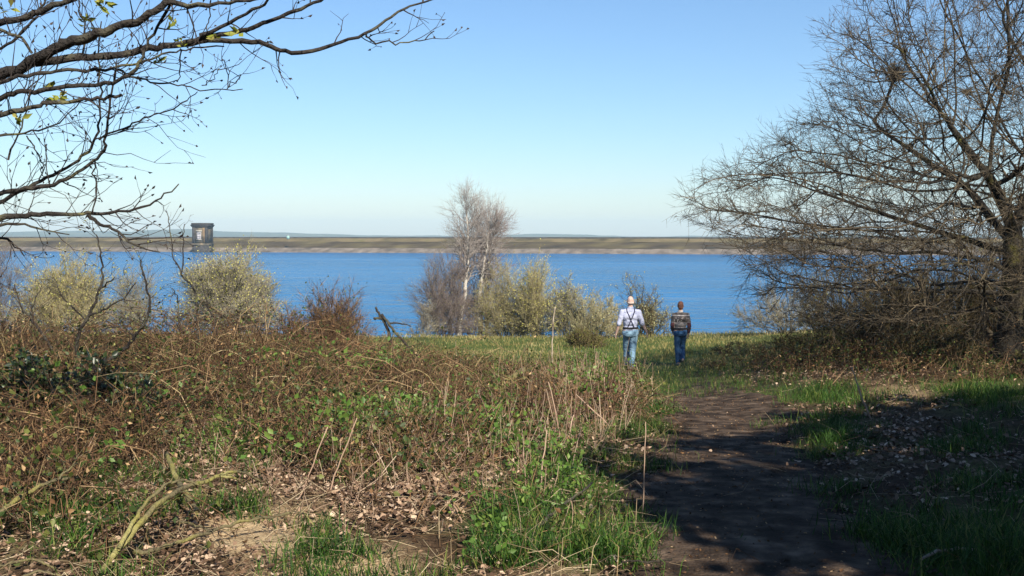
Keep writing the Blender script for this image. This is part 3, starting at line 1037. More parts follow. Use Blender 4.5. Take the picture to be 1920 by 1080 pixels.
# ------------------------------------------------------------------ tree just right of and above the camera: its crown shades the path
r_ = np.random.default_rng(21)
SX, SY = 6.2, .1
SZ = float(gz(SX, SY)) - .1
st = thing('shade_tree', 'dense evergreen tree beside the path, shading the dark earth at lower right', 'tree', (SX, SY, SZ))
trk = np.array([(SX + .15 * math.sin(t * 4), SY, SZ + 5.3 * t) for t in np.linspace(0, 1, 10)])
tr_ = np.linspace(.28, .08, 10)
ob('trunk', MB().tube(trk, tr_, 10), M['bark_moss'], st, True)
b1, e1 = spawn(trk[None], tr_[None], 58, .42, 1, (.7, 1.5), (1.4, 3.3), 6, .5, .10, .15, .02, r=r_)
b2, e2 = spawn(b1, e1, 7, .2, 1, (.4, 1.0), (.5, 1.3), 4, .6, .05, .15, .008, r=r_)
b3, e3 = spawn(b2, e2, 5, .2, 1, (.4, 1.0), (.2, .6), 3, .6, .05, .15, .004, r=r_)
ob('branches', MB().tubes(b1, e1, 5).tubes(b2, e2, 3).tubes(b3, e3, 3), M['bark'], st)
p, d = on_twigs(b3, 30000, .08, r_)
keep = vn(p[:, 0] * 1.1 + 5, p[:, 1] * 1.1 + p[:, 2] * .8) > .22
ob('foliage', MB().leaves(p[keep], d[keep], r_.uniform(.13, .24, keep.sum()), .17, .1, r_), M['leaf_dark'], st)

WOOD = 'trees at the edge of the wood around the start of the path'
st['group'] = WOOD
for k, (x_, y_, a_, lab) in enumerate([(12.6, -.8, 2.0, 'unseen evergreen tree added to deepen the shade, beyond the shade tree, right of the path'), (4.2, -7.5, 4.0, 'unseen evergreen tree added to block sky light behind the viewpoint, just right of the path'),
                                       (10.5, -7.0, 5.2, 'unseen evergreen tree added to block sky light behind the viewpoint, farthest right of the path'),
                                       (-.6, -9.5, 3.1, 'unseen evergreen tree added to block sky light behind the viewpoint, over the start of the path'), (-6.5, -9.0, .4, 'unseen evergreen tree added to block sky light behind the viewpoint, left of the path'),
                                       (-11.5, -7.0, 2.6, 'unseen evergreen tree added to block sky light behind the viewpoint, farthest left of the path'), (13.2, 6.8, 1.4, 'unseen evergreen tree added to block sky light, out of view right of the oak'), (8.9, 1.3, 4.7, 'unseen evergreen tree added to deepen the shade, close beside the shade tree')]):
    c = st.copy()  # unseen copies, added to deepen the shade and hold back sky light
    c.location = (x_, y_, float(gz(x_, y_)) - .1)
    c.rotation_euler = (0, 0, a_)
    c['label'] = lab
    COL.objects.link(c)
    for q_ in list(st.children):
        d_ = q_.copy()
        d_.parent = c
        COL.objects.link(d_)

# ------------------------------------------------------------------ birches on the bank
def birch(label, px, ptop, D, r0, cw, z0, seed, lean=0.0, n1=44, twig=None, t0=.42):
    r = np.random.default_rng(seed)
    top = U(px + lean, ptop, D)
    bx_ = float(U(px, 600, D)[0])
    o = thing('birch_tree', label, 'tree', (bx_, D, z0), 'birches on the bank')
    n = 16
    t = np.linspace(0, 1, n)
    P = np.stack([bx_ + (top[0] - bx_) * t + .12 * np.sin(t * 6 + seed), D + .1 * np.sin(t * 5), z0 + (top[2] - z0) * t], 1)
    P[1:] += r.normal(size=(n - 1, 3)) * .025
    R = r0 * (1 - t * .9) + .006
    ob('trunk', MB().tube(P, R, 8), M['birch'], o, True)
    shape = lambda q: cw * np.clip(np.sin(np.clip((q - t0 + .12) / (1.12 - t0), 0, 1) * PI) ** .6, .2, 1)
    p1, q1 = spawn(P[None], R[None], n1, t0, .98, (.5, .95), (.7, 1.2), 6, .45, .12, .12, .009, shape, r)
    p2, q2 = spawn(p1, q1, 9, .2, 1, (.35, .85), (.45, 1.1), 4, .6, .03, .16, .004, r=r)
    p3, q3 = spawn(p2, q2, 7, .2, 1, (.35, .8), (.2, .55), 1, .7, -.04, .14, .0028, r=r)
    ob('branches', MB().tubes(p1, q1, 4), M['birch_twig'], o)
    ob('twigs', MB().tubes(p2, q2, 3).cones(p3, q3), twig or M['birch_twig'], o)
    return o


birch('tallest white stemmed birch left of the other birches on the bank', 864, 382, 41.5, .125, 1.15, -3.4, 4, lean=12, n1=46)
birch('shorter birch with pale stem just right of the tallest birch', 899, 392, 42.5, .10, 1.15, -3.3, 9, lean=14, n1=44)
birch('thin birch stem pressed close on the right of the shorter birch', 909, 425, 43.2, .07, .8, -3.3, 14, lean=14, n1=22, twig=M['red_twig'])

# ------------------------------------------------------------------ bushes along the bank
def bank(name, label, px, ptop, D, wpx, dep, n, tm, lm, pbase=None, group='bushes along the bank', **k):
    zt = U(px, ptop, D)[2]
    x_ = float(U(px, ptop, D)[0])
    z0 = float(gz(x_, D)) - .05
    return shrub(name, label, 'bush', x_, D, wpx * D / F, zt - z0, dep, n[0], n[1], n[2], n[3], tm, lm, group, **k)


bank('willow_bush', 'wide olive green willow bush on the bank at far left', 125, 480, 40, 210, 3.5, (60, 14, 8, 12000), M['willow_twig'], M['leaf_willow'], leaf=(.04, .08), rt=.006, topbias=.5)
bank('willow_bush', 'sparse grey twigged bush right of the wide olive willow', 252, 492, 39, 95, 2, (26, 11, 7, 1400), M['grey_twig'], M['leaf_olive'], leaf=(.04, .08))
bank('grey_bush', 'tall grey leafless bush cut off by the left edge', -5, 438, 42, 120, 2.5, (26, 11, 7, 500), M['purple_twig'], M['leaf_grey'], upright=.75)
bank('goat_willow', 'rounded yellow budded goat willow in front of the valve tower', 425, 468, 38, 190, 3.4, (90, 15, 8, 26000), M['grey_twig'], M['leaf_willow'], leaf=(.04, .085), rt=.006, topbias=.8, low=.1, upright=.72)
bank('alder_bush', 'purple brown leafless bush at the left foot of the birches', 832, 470, 41, 105, 2.4, (42, 12, 8, 900), M['purple_twig'], M['leaf_olive'], upright=.75, base=.22)
bank('alder_bush', 'reddish twigged thicket rising behind the birch stems', 885, 447, 44.5, 165, 2.4, (26, 11, 7, 0), M['red_twig'], M['leaf_olive'], upright=.8)
bank('willow_bush', 'olive bush standing right behind the shorter birch', 950, 484, 42, 120, 3, (44, 13, 8, 5200), M['willow_twig'], M['leaf_olive'], leaf=(.04, .08))
bank('willow_bush', 'greenish upright bush just right of the birches', 1005, 488, 40.5, 75, 2, (34, 13, 8, 4200), M['willow_twig'], M['leaf_willow'], leaf=(.04, .08), upright=.75)
bank('willow_bush', 'pale green tipped bush midway between birches and walkers', 1068, 520, 39.5, 85, 2, (32, 13, 8, 4200), M['grey_twig'], M['leaf_willow'], leaf=(.04, .08))
bank('hawthorn_bush', 'low tangled tan bush left of the man in braces', 1118, 545, 38.5, 120, 2.5, (40, 12, 8, 4200), M['willow_twig'], M['leaf_grey'], leaf=(.04, .07), upright=.4)
bank('hawthorn_bush', 'small open topped bush behind the man in braces', 1195, 512, 39, 80, 2, (14, 10, 6, 900), M['olive_twig'], M['leaf_grey'], leaf=(.04, .08), upright=.5, r0=.03)
bank('hawthorn_bush', 'pale catkin covered bush behind and between the walkers', 1222, 552, 38, 90, 2, (20, 11, 7, 1700), M['olive_twig'], M['leaf_grey'], leaf=(.04, .08), upright=.5)
bank('grey_bush', 'thin grey leafless bush at the foot of the purple brown bush', 790, 555, 40, 80, 2, (16, 9, 6, 200), M['grey_twig'], M['leaf_grey'])
bank('alder_bush', 'sparse purple grey twigs at the water left of the dead snag', 640, 585, 39, 190, 2, (18, 9, 6, 0), M['purple_twig'], M['leaf_grey'], upright=.4)
bank('gorse_mound', 'low dark olive gorse mound on the grass left of the man', 1096, 619, 33, 85, 1.2, (60, 10, 4, 2600), M['olive_twig'], M['gorse'], leaf=(.03, .06), upright=.35, base=.4, group=None, l1=(.3, .6), rt=.006)
# brown bramble mound nearer than the bank
bank('bramble_mound', 'tall brown bramble mound left of the dead snag', 622, 545, 19, 150, 1.8, (90, 12, 6, 1500), M['cane'], M['bramble_leaf'], leaf=(.03, .06), upright=.5, base=.3, group=None, r0=.008, rt=.003)
bank('bramble_mound', 'low brown bramble hump joined to the left of the tall bramble mound', 545, 588, 18, 130, 1.6, (60, 12, 6, 1200), M['cane'], M['bramble_leaf'], leaf=(.03, .06), upright=.45, base=.3, group=None, r0=.008, rt=.003)
LS = 'scrub in the brush at left'
bank('scrub_bush', 'brown bare scrub at the left edge above the dark evergreen bush', 30, 590, 14.5, 150, 1.3, (34, 9, 4, 500), M['cane'], M['bramble_leaf'], leaf=(.02, .045), upright=.5, base=.35, group=LS, r0=.008, rt=.003)
bank('scrub_bush', 'twiggy scrub below the pale willow at left', 215, 600, 15.5, 170, 1.4, (30, 9, 4, 500), M['olive_twig'], M['bramble_leaf'], leaf=(.02, .045), upright=.5, base=.35, group=LS, r0=.008, rt=.003)
bank('scrub_bush', 'dark twiggy scrub in front of the goat willow foot', 440, 585, 16, 150, 1.3, (30, 9, 4, 500), M['cane'], M['bramble_leaf'], leaf=(.02, .045), upright=.55, base=.35, group=LS, r0=.008, rt=.003)
bank('scrub_bush', 'low brown scrub between the holly and the goat willow', 330, 640, 12.5, 190, 1.2, (34, 9, 4, 700), M['cane'], M['bramble_leaf'], leaf=(.02, .045), upright=.45, base=.4, group=LS, r0=.007, rt=.003)
bank('scrub_bush', 'green leaved scrub at the foot of the dead snag', 720, 640, 15.5, 110, 1.1, (30, 9, 4, 1500), M['cane'], M['leaf_bright'], leaf=(.03, .055), upright=.45, base=.4, group=LS, r0=.006, rt=.003)
bank('scrub_bush', 'leafy green scrub on the grass left of the man', 1105, 655, 20, 90, 1.1, (24, 9, 4, 1500), M['olive_twig'], M['leaf_bright'], leaf=(.03, .06), upright=.45, base=.4, group=LS, r0=.006, rt=.003)
# thicket under and behind the oak
TH = 'bare thicket behind the oak'
bank('thicket_bush', 'broad olive brown bare bush behind the oak trunk', 1800, 470, 25, 320, 3, (60, 13, 6, 2600), M['olive_twig'], M['leaf_olive'], leaf=(.03, .06), group=TH, upright=.5)
bank('thicket_bush', 'olive brown bare bush left of the oak trunk under its branches', 1620, 490, 27, 290, 3, (60, 13, 6, 2600), M['olive_twig'], M['leaf_olive'], leaf=(.03, .06), group=TH, upright=.45)
bank('thicket_bush', 'greyish bare bush at the water left of the olive brown ones', 1480, 520, 34, 220, 2.5, (40, 12, 6, 900), M['grey_twig'], M['leaf_olive'], group=TH, upright=.5)
bank('thicket_bush', 'low brown scrub under the tips of the oak branches', 1560, 610, 21, 300, 2, (60, 12, 5, 2200), M['olive_twig'], M['bramble_leaf'], leaf=(.03, .06), group=TH, upright=.4, base=.35)
bank('thicket_bush', 'dark scrub crowding the foot of the oak', 1760, 600, 17.2, 240, 1.6, (50, 12, 5, 1800), M['olive_twig'], M['leaf_dark'], leaf=(.03, .06), group=TH, upright=.4, base=.35)
bank('thicket_bush', 'tall dark scrub just left of the oak trunk', 1710, 520, 20.5, 260, 2.2, (60, 12, 6, 1500), M['olive_twig'], M['leaf_dark'], leaf=(.03, .06), group=TH, upright=.5, base=.35)
bank('thicket_bush', 'dark scrub right behind the oak trunk at the photo edge', 1890, 500, 20.8, 260, 2.2, (60, 12, 6, 1500), M['olive_twig'], M['leaf_dark'], leaf=(.03, .06), group=TH, upright=.5, base=.35)
bank('thicket_bush', 'tan scrub on the grass right of the second walker', 1390, 640, 26, 130, 2, (40, 10, 5, 1500), M['cane'], M['leaf_olive'], leaf=(.03, .06), group=TH, upright=.4, base=.4)

# dark holly at left
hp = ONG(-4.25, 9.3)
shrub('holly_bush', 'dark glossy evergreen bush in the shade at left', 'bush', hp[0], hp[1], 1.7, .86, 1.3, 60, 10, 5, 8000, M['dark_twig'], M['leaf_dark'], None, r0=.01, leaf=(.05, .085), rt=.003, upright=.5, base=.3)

# ------------------------------------------------------------------ thin saplings at left
def traced(name, label, cat, lines, D, mat, ntw=2, tl=(.08, .3), group=None, lf=None, seed=1, base_ground=True):
    r = np.random.default_rng(seed)
    first = U(*lines[0][0][0], D)
    zb = float(gz(first[0], D))
    o = thing(name, label, cat, (first[0], D, zb - .03), group)
    PP, RR = [], []
    for i, (px_, a0, a1) in enumerate(lines):
        n = len(px_)
        dd = D + (r.uniform(-.35, .35) * np.linspace(0, 1, n) if i else 0 * np.arange(n))
        P = [U(x, y, d_) for (x, y), d_ in zip(px_, dd)]
        if i == 0 and base_ground:
            P = [np.array((P[0][0], P[0][1], zb - .03))] + P
        P = np.array(P)
        rr = np.linspace(a0, a1, len(P)) * D / F
        ti = np.linspace(0, len(P) - 1, 4 * (len(P) - 1) + 1)
        Q = np.stack([np.interp(ti, range(len(P)), P[:, c]) for c in range(3)], 1)
        for _ in range(2):
            Q[1:-1] = Q[1:-1] * .5 + (Q[:-2] + Q[2:]) * .25
        Q[1:-1] += r.normal(size=(len(Q) - 2, 3)) * .008
        R = np.interp(ti, range(len(P)), rr)
        ob('stem', MB().tube(Q, R, 6), mat, o, True)
        for s in range(0, len(Q) - 4, 4):
            PP.append(Q[s:s + 5])
            RR.append(R[s:s + 5])
    if ntw:
        PP, RR = np.array(PP), np.array(RR)
        a, b = spawn(PP, np.minimum(RR, .006), ntw, 0, 1, (.5, 1.2), tl, 4, .6, .04, .2, .0028, r=r)
        c, d_ = spawn(a, b, 2, .3, 1, (.4, 1), (tl[0] * .5, tl[1] * .5), 2, .7, .04, .2, .0024, r=r)
        ob('twigs', MB().tubes(a, b, 3).tubes(c, d_, 3), M['dark_twig'], o)
        if lf:
            p, q = on_twigs(c, lf, .01, r)
            ob('foliage', MB().leaves(p, q, r.uniform(.02, .045, lf), .02, .2, r), M['leaf_olive'], o)
    return o


traced('sapling', 'bare sapling with long curved arm, left of centre of the left bushes', 'sapling', [
    ([(140, 673), (147, 627), (163, 597), (180, 567), (192, 530), (193, 500), (187, 463), (180, 440)], 4, 1.2),
    ([(157, 707), (200, 680), (233, 657), (253, 630), (273, 603), (282, 573), (277, 540), (267, 507), (263, 487)], 4, 1.3),
    ([(165, 593), (200, 577), (233, 560), (255, 530)], 2.2, 1),
    ([(253, 632), (227, 607), (197, 617)], 2, 1), ([(190, 540), (215, 520)], 1.6, 1), ([(160, 600), (120, 560), (100, 520)], 1.6, 1)], 11.5, M['dark_bark'], 3, (.1, .42), lf=260, seed=2)
traced('sapling', 'leaning bare sapling bent to the left near the left edge', 'sapling', [
    ([(107, 663), (73, 620), (50, 590), (33, 560), (27, 533)], 3.4, 1.2), ([(60, 605), (62, 570), (78, 535)], 1.8, 1)], 12, M['dark_bark'], 3, (.1, .4), seed=3)
traced('sapling', 'slender bare whips standing at the left side of the goat willow', 'sapling', [
    ([(385, 667), (360, 633), (335, 617), (310, 607)], 2.4, 1), ([(371, 640), (370, 610), (368, 550), (340, 513), (323, 477), (317, 420), (312, 395)], 2.2, .7),
    ([(413, 660), (404, 610), (393, 580), (380, 540)], 1.8, .8), ([(335, 615), (335, 560), (322, 540)], 1.6, .8), ([(340, 513), (345, 450), (346, 420)], 1.3, .7)], 14, M['dark_bark'], 2, (.1, .35), seed=4)
traced('snag', 'broken dark dead snag sticking up before the water', 'dead tree', [
    ([(738, 655), (728, 620), (722, 604), (712, 590), (704, 576)], 3.6, 2), ([(716, 598), (706, 596), (702, 598)], 3, 2), ([(716, 590), (726, 602), (745, 628), (775, 660), (820, 700)], 2.8, 1.5),
    ([(728, 606), (748, 606), (770, 612)], 2, 1)], 17, M['dark_bark'], 1, (.05, .2), seed=5)
traced('seedling', 'thin upright pale stem on the grass right of the gorse', 'seedling', [([(1035, 652), (1037, 610), (1041, 575)], 1.6, .8)], 26, M['pale_wood'], 1, (.05, .2), seed=6)

# ------------------------------------------------------------------ fallen branches and dead stems in the foreground
def lying(name, label, lines, mat, cat='branch', group=None, ntw=0, seed=1, sides=7):
    """lines: points (px, py, height above the ground seen at that pixel's foot)"""
    r = np.random.default_rng(seed)
    built = []
    for pts, a0, a1 in lines:
        P = []
        for (x, y, D) in pts:
            P.append(U(x, y, D))
        built.append((np.array(P), a0, a1))
    o = thing(name, label, cat, built[0][0][0], group)
    PP, RR = [], []
    for k, (P, a0, a1) in enumerate(built):
        for q in P:
            q[2] = max(q[2], float(gz(q[0], q[1])) + .01)
        ti = np.linspace(0, len(P) - 1, 5 * (len(P) - 1) + 1)
        Q = np.stack([np.interp(ti, range(len(P)), P[:, c]) for c in range(3)], 1)
        for _ in range(3):
            Q[1:-1] = Q[1:-1] * .5 + (Q[:-2] + Q[2:]) * .25
        Q[1:-1] += r.normal(size=(len(Q) - 2, 3)) * .004
        R = np.interp(ti, range(len(P)), np.linspace(a0, a1, len(P)) * P[:, 1] / F) * r.uniform(.85, 1.15, len(Q))
        ob('stem' if k == 0 else 'side_branch', MB().tube(Q, R, sides), mat, o, True)
        for s in range(0, len(Q) - 5, 5):
            PP.append(Q[s:s + 6])
            RR.append(R[s:s + 6])
    if ntw:
        a, b = spawn(np.array(PP), np.minimum(np.array(RR), .006), ntw, 0, 1, (.5, 1.2), (.05, .25), 4, .6, .03, .25, .002, r=r)
        ob('twigs', MB().tubes(a, b, 3), mat, o)
    return o


lying('fallen_branch', 'forked mossy fallen branch rising from the bottom edge at left', [
    ([(175, 1095, 4.7), (215, 1040, 4.9), (255, 990, 5.1), (300, 940, 5.3), (350, 910, 5.5), (385, 905, 5.6), (420, 887, 5.75), (455, 883, 5.9), (490, 905, 6.0)], 7, 2.2),
    ([(222, 1030, 4.9), (250, 975, 5.1), (280, 935, 5.3), (315, 905, 5.4), (345, 900, 5.5), (378, 912, 5.55)], 4.5, 1.8),
    ([(410, 893, 5.7), (440, 897, 5.8), (457, 912, 5.9)], 3, 2)], M['moss_wood'], ntw=1, seed=31)
lying('fallen_branch', 'long yellow mossy branch lying across the pale soil at lower left', [
    ([(250, 1035, 5.05), (290, 1032, 5.1), (340, 1015, 5.25), (400, 995, 5.4), (450, 978, 5.55), (500, 970, 5.65), (545, 962, 5.75)], 4.2, 2.6),
    ([(400, 995, 5.4), (360, 985, 5.5), (330, 975, 5.55)], 3, 1.5)], M['moss_wood'], ntw=1, seed=32)
lying('fallen_branch', 'arching dull branch lying in the shade at far left', [
    ([(-10, 975, 5.3), (25, 940, 5.5), (60, 918, 5.7), (95, 903, 5.8), (130, 896, 5.9)], 5, 3), ([(105, 900, 5.8), (130, 880, 5.9), (145, 868, 6.0)], 2.5, 1.5)], M['moss_wood'], ntw=1, seed=33)
lying('fallen_branch', 'curved mossy stems arching over in the bottom left corner', [
    ([(-10, 1068, 4.6), (30, 1052, 4.7), (70, 1050, 4.8), (105, 1066, 4.8)], 3, 2), ([(40, 1085, 4.6), (75, 1068, 4.65), (115, 1080, 4.7)], 3, 2)], M['moss_wood'], seed=34)
lying('log', 'short yellow green mossy log end poking out of the brown brush', [
    ([(878, 748, 14.0), (910, 738, 14.1), (945, 720, 14.2), (985, 692, 14.3)], 6, 6.5)], M['moss_wood'], 'log', seed=35, sides=9)
lying('fallen_branch', 'dark green stem leaning in the brush left of the forked mossy branch', [
    ([(370, 960, 5.6), (345, 920, 5.9), (325, 885, 6.3), (312, 850, 6.7)], 6, 4.5)], M['moss_wood'], seed=36)
lying('fallen_branch', 'dark bare stick leaning up out of the grass beside the path', [
    ([(990, 1012, 5.35), (1020, 975, 5.6), (1060, 945, 5.8), (1110, 905, 6.2)], 4, 2)], M['dark_bark'], ntw=1, seed=37)
lying('fallen_branch', 'thin brown stick lying on the path near the bottom edge', [([(1165, 1054, 4.85), (1200, 1053, 4.9), (1260, 1050, 4.95)], 2, 2)], M['bark'], seed=38)
lying('fallen_branch', 'curved stick lying in the shaded grass at lower right', [([(1728, 1048, 4.9), (1755, 1035, 5.05), (1785, 1030, 5.1), (1830, 1030, 5.1)], 3, 3), ], M['pale_wood'], seed=39)
lying('fallen_branch', 'grey brushwood sticks lying across the brush at centre left', [
    ([(640, 858, 8.2), (700, 843, 8.4), (760, 845, 8.4), (830, 825, 8.8), (900, 810, 9)], 3, 2), ([(650, 850, 8.3), (720, 838, 8.5), (790, 800, 9)], 2.5, 1.5), ([(660, 890, 7.6), (700, 862, 8)], 3, 2)], M['pale_wood'], ntw=2, seed=40)
ST = 'dead stalks standing in the brush'
for k, (lab, pts, a) in enumerate([
    ('pale dead stalk leaning steeply right, left of its parallel neighbour', [(552, 950), (575, 895), (608, 802)], 2.2),
    ('pale dead stalk leaning right, right of its parallel neighbour', [(612, 940), (632, 880), (668, 782)], 2.2),
    ('pinkish dead stalk leaning left at the brush by the path', [(1052, 830), (1043, 775), (1027, 715)], 2.2),
    ('two toned dry stalk leaning right beside the pinkish stalk', [(1055, 850), (1066, 808), (1074, 780)], 2.4),
    ('long bleached stalk sloping down right into the grass tuft', [(1160, 820), (1130, 785), (1080, 735)], 2.4),
    ('white upright dry stem, left of a pair near the path bend', [(1142, 785), (1138, 745), (1134, 705)], 2.2),
    ('white upright dry stem, right of a pair near the path bend', [(1156, 782), (1154, 745), (1152, 712)], 1.8),
    ('tall thin grass stem at the left edge of the path', [(1205, 985), (1210, 880), (1213, 785)], 1.7),
    ('long straw stem standing in the lower grass clump', [(1010, 925), (1016, 860), (1022, 800)], 2.2),
    ('brown upright stalk left of the mossy log', [(842, 770), (834, 745), (826, 722)], 2),
    ('dry stalk rising on the shaded ground at right, tilted left', [(1634, 790), (1612, 740), (1594, 690)], 2.2),
    ('pale short stick below the grey brushwood sticks', [(865, 980), (850, 950), (840, 928)], 2.2)]):
    g = G(*pts[0])
    D0 = g[1]
    P = np.array([U(x, y, D0 + .06 * i) for i, (x, y) in enumerate(pts)])
    Q = np.concatenate([[g - [0, 0, .05]], P])
    ti = np.linspace(0, len(Q) - 1, 13)
    Q = np.stack([np.interp(ti, range(len(Q)), Q[:, c]) for c in range(3)], 1)
    Q[1:-1] = Q[1:-1] * .5 + (Q[:-2] + Q[2:]) * .25
    Q[2:] += np.cumsum(np.random.default_rng(900 + k).normal(size=(11, 3)) * .004, 0)
    tag(ob('dead_stalk', MB().tube(Q, np.linspace(a, a * .45, 13) * D0 / F, 6), M['dry_stem'], smooth=True), lab, 'stalk', ST)

# ------------------------------------------------------------------ ground cover
def scatter(n, y0, y1, r, pw=1.6, wide=.60):
    """points on the ground in a wedge a little wider than the view, thinning with distance"""
    u = r.random(n)
    a, b = y0 ** (2 - pw), y1 ** (2 - pw)
    y = (a + u * (b - a)) ** (1 / (2 - pw))
    x = r.uniform(-1, 1, n) * (wide * y + .8)
    P = np.stack([x, y, gz(x, y)], 1)
    px, py = PROJ(P)
    dp = np.abs(x - path_c(y)) - path_w(y) * (1 + .5 * (fbm(y * .9 + np.sign(x - path_c(y)) * 31, y * 0 + 2) - .5) * 2)
    return P, px, py, dp


def up(n, r, s):
    d = r.normal(size=(n, 3)) * s
    d[:, 2] = 1
    return d / np.linalg.norm(d, axis=1, keepdims=True)


def thin(r, w, *arrs):
    k = r.random(len(w)) < w
    return [a[k] for a in arrs]


# leaf litter
r = np.random.default_rng(51)
P, px, py, dp = scatter(190000, 3.6, 21, r)
left = (P[:, 0] < path_c(P[:, 1]))
w = np.where(left, .42, .26) + blobs(px, py, B_LIT) * .6 - blobs(px, py, B_GRASS) * .35 - blobs(px, py, B_PALE) * .7
w *= sstep(-.25, .25, dp) * .96 + .04
w *= np.clip(3.2 * fbm(P[:, 0] * 1.3, P[:, 1] * 1.3) - .75, .05, 1.6)
w *= 1 - sstep(15, 21, P[:, 1]) * .8
P, = thin(r, np.clip(w, 0, 1), P)
n = len(P)
d = r.normal(size=(n, 3)) * (1, 1, .35)
d /= np.linalg.norm(d, axis=1, keepdims=True)
P = P + np.stack([0 * P[:, 0], 0 * P[:, 0], r.uniform(.004, .05, n)], 1)
L = r.uniform(.025, .062, n)
L = np.where(np.abs(P[:, 0] - path_c(P[:, 1])) < path_w(P[:, 1]) * .8, L * .6, L) * np.interp(P[:, 1], [4.5, 8], [.68, 1])
tag(ob('leaf_litter', MB().litter(P, d, L, L * r.uniform(.45, .8, n), r), M['litter']), kind='stuff')
nl = n

# green grass
r = np.random.default_rng(52)
P, px, py, dp = scatter(520000, 3.7, 24, r)
g = blobs(px, py, B_GRASS)
w = g * np.where(px > 1420, .95, .7) - .10 + 2.6 * (fbm(P[:, 0] * 2.1 + 40, P[:, 1] * 2.1) - .53)
w *= sstep(-.45, .2, dp - .25 * (P[:, 1] > 13) + .5 * (fbm(P[:, 0] * 3, P[:, 1] * 3 + 50) - .5))
w = np.where((P[:, 1] > 14.5) & (np.abs(px - 1290) < 120), np.maximum(w, .25 * sstep(14.5, 17, P[:, 1])), w)
P, g = thin(r, np.clip(w, 0, 1), P, g)
n = len(P)
L = r.uniform(.06, .22, n) * (.55 + .9 * fbm(P[:, 0] * 2, P[:, 1] * 2))
tag(ob('grass', MB().blades(P - [0, 0, .01], up(n, r, .35), L, r.uniform(.004, .008, n), r.uniform(.2, .9, n), r), M['grass']), kind='stuff')
ng = n

# rough yellow grass of the brow
r = np.random.default_rng(53)
P, px, py, dp = scatter(110000, 15, 41, r, 1.0)
w = blobs(px, py, B_ROUGH) + .5 * sstep(23, 27, P[:, 1])
w *= .35 + 1.1 * fbm(P[:, 0] * .7, P[:, 1] * .7 + 8)
w *= 1 - .55 * (np.abs(P[:, 0] - path_c(P[:, 1])) < .8)
P, = thin(r, np.clip(w, 0, 1), P)
n = len(P)
L = r.uniform(.07, .20, n) * (.35 + 1.1 * fbm(P[:, 0] * .9 + 3, P[:, 1] * .9))
tag(ob('rough_grass', MB().blades(P - [0, 0, .02], up(n, r, .3), L, r.uniform(.010, .02, n), r.uniform(.3, 1, n), r), M['rough_grass']), kind='stuff')
nr = n

# bramble and bracken brush: arching canes with twigs and leaves
B_BRUSH = [(180, 760, 420, 75, 1.2), (640, 740, 190, 55, 1.1), (60, 840, 230, 60, .9), (420, 830, 220, 45, .6), (900, 725, 170, 35, .8), (1090, 715, 110, 30, .8), (700, 850, 200, 60, .45), (1000, 800, 130, 50, .4), (620, 920, 160, 60, .4),
           (1420, 690, 150, 14, .7), (1650, 690, 130, 24, .8), (1830, 690, 120, 25, .8), (1160, 760, 60, 40, .5), (920, 690, 200, 14, .5), (160, 960, 200, 60, .35), (930, 930, 150, 60, .35)]
r = np.random.default_rng(54)
P, px, py, dp = scatter(38000, 4.5, 24, r, 1.3)
w = blobs(px, py, B_BRUSH) * np.clip(9 * fbm(P[:, 0] * .9 + 12, P[:, 1] * .9) - 4.0, .05, 1.8)
w *= sstep(.1, .5, dp)
w = np.clip(w, 0, 1)
P, px, py, w = thin(r, w, P, px, py, w)
n = len(P)
hh = np.interp(px, [0, 500, 760, 900, 1150, 1300, 2000], [.95, .9, .75, .5, .45, .4, .55]) * np.interp(P[:, 1], [5, 8, 11, 14, 17, 24], [.28, .42, .8, 1.0, .85, .6])
hh *= np.clip(.1 + 2.6 * (fbm(P[:, 0] * .75 + 2, P[:, 1] * .75 + 7) - .22), .2, 1.7)
az = r.random(n) * 2 * PI
ho = np.stack([np.cos(az), np.sin(az), 0 * az], 1)
Hs = hh * r.uniform(.45, 1.15, n)
reach = hh * r.uniform(.3, 1.8, n)
ctl = P + ho * reach[:, None] * .35 + np.stack([0 * az, 0 * az, Hs * 1.5], 1)
end = P + ho * reach[:, None] + np.stack([0 * az, 0 * az, Hs * r.uniform(.1, .9, n)], 1)
C = bezier(P - [0, 0, .03], ctl, end, 6)
C[:, 1:] += r.normal(size=(n, 5, 3)) * hh[:, None, None] * .03
CR = r.uniform(.0022, .0062, n)[:, None] * np.linspace(1, .5, 6)[None]
tw1, tr1 = spawn(C, CR, 3, .25, 1, (.4, 1.1), (.10, .42), 1, .7, .0, .22, .0018, r=r)
tag(ob('bramble_canes', MB().tubes(C, CR, 3).cones(tw1, tr1 * 1.3), M['cane']), kind='stuff')
ncane = n
# long stout canes arching over the rest
r2 = np.random.default_rng(540)
kk = r2.choice(n, 420, replace=False, p=(np.where(P[:, 1] < 17, hh, .01) / np.where(P[:, 1] < 17, hh, .01).sum()))
az2 = r2.random(420) * 2 * PI
ho2 = np.stack([np.cos(az2), np.sin(az2) * .6, 0 * az2], 1)
H2 = np.clip(hh[kk], .2, .85) * r2.uniform(.55, 1.1, 420)
e2_ = P[kk] + ho2 * (H2 * r2.uniform(.6, 2.2, 420))[:, None] + np.stack([0 * az2, 0 * az2, H2 * r2.uniform(.2, 1, 420)], 1)
c2_ = P[kk] + ho2 * (H2 * .4)[:, None] + np.stack([0 * az2, 0 * az2, H2 * 1.5], 1)
LC = bezier(P[kk] - [0, 0, .03], c2_, e2_, 10)
LC[:, 1:] += r2.normal(size=(420, 9, 3)) * .012
LR = (r2.uniform(.003, .0065, 420) * np.interp(P[kk][:, 1], [5, 14], [.8, 1.4]))[:, None] * np.linspace(1, .45, 10)[None]
l1_, m1_ = spawn(LC, LR, 6, .3, 1, (.4, 1.1), (.12, .5), 3, .6, .02, .2, .002, r=r2)
tag(ob('arching_canes', MB().tubes(LC, LR, 4).tubes(l1_, m1_, 3), M['arch_cane']), kind='stuff')
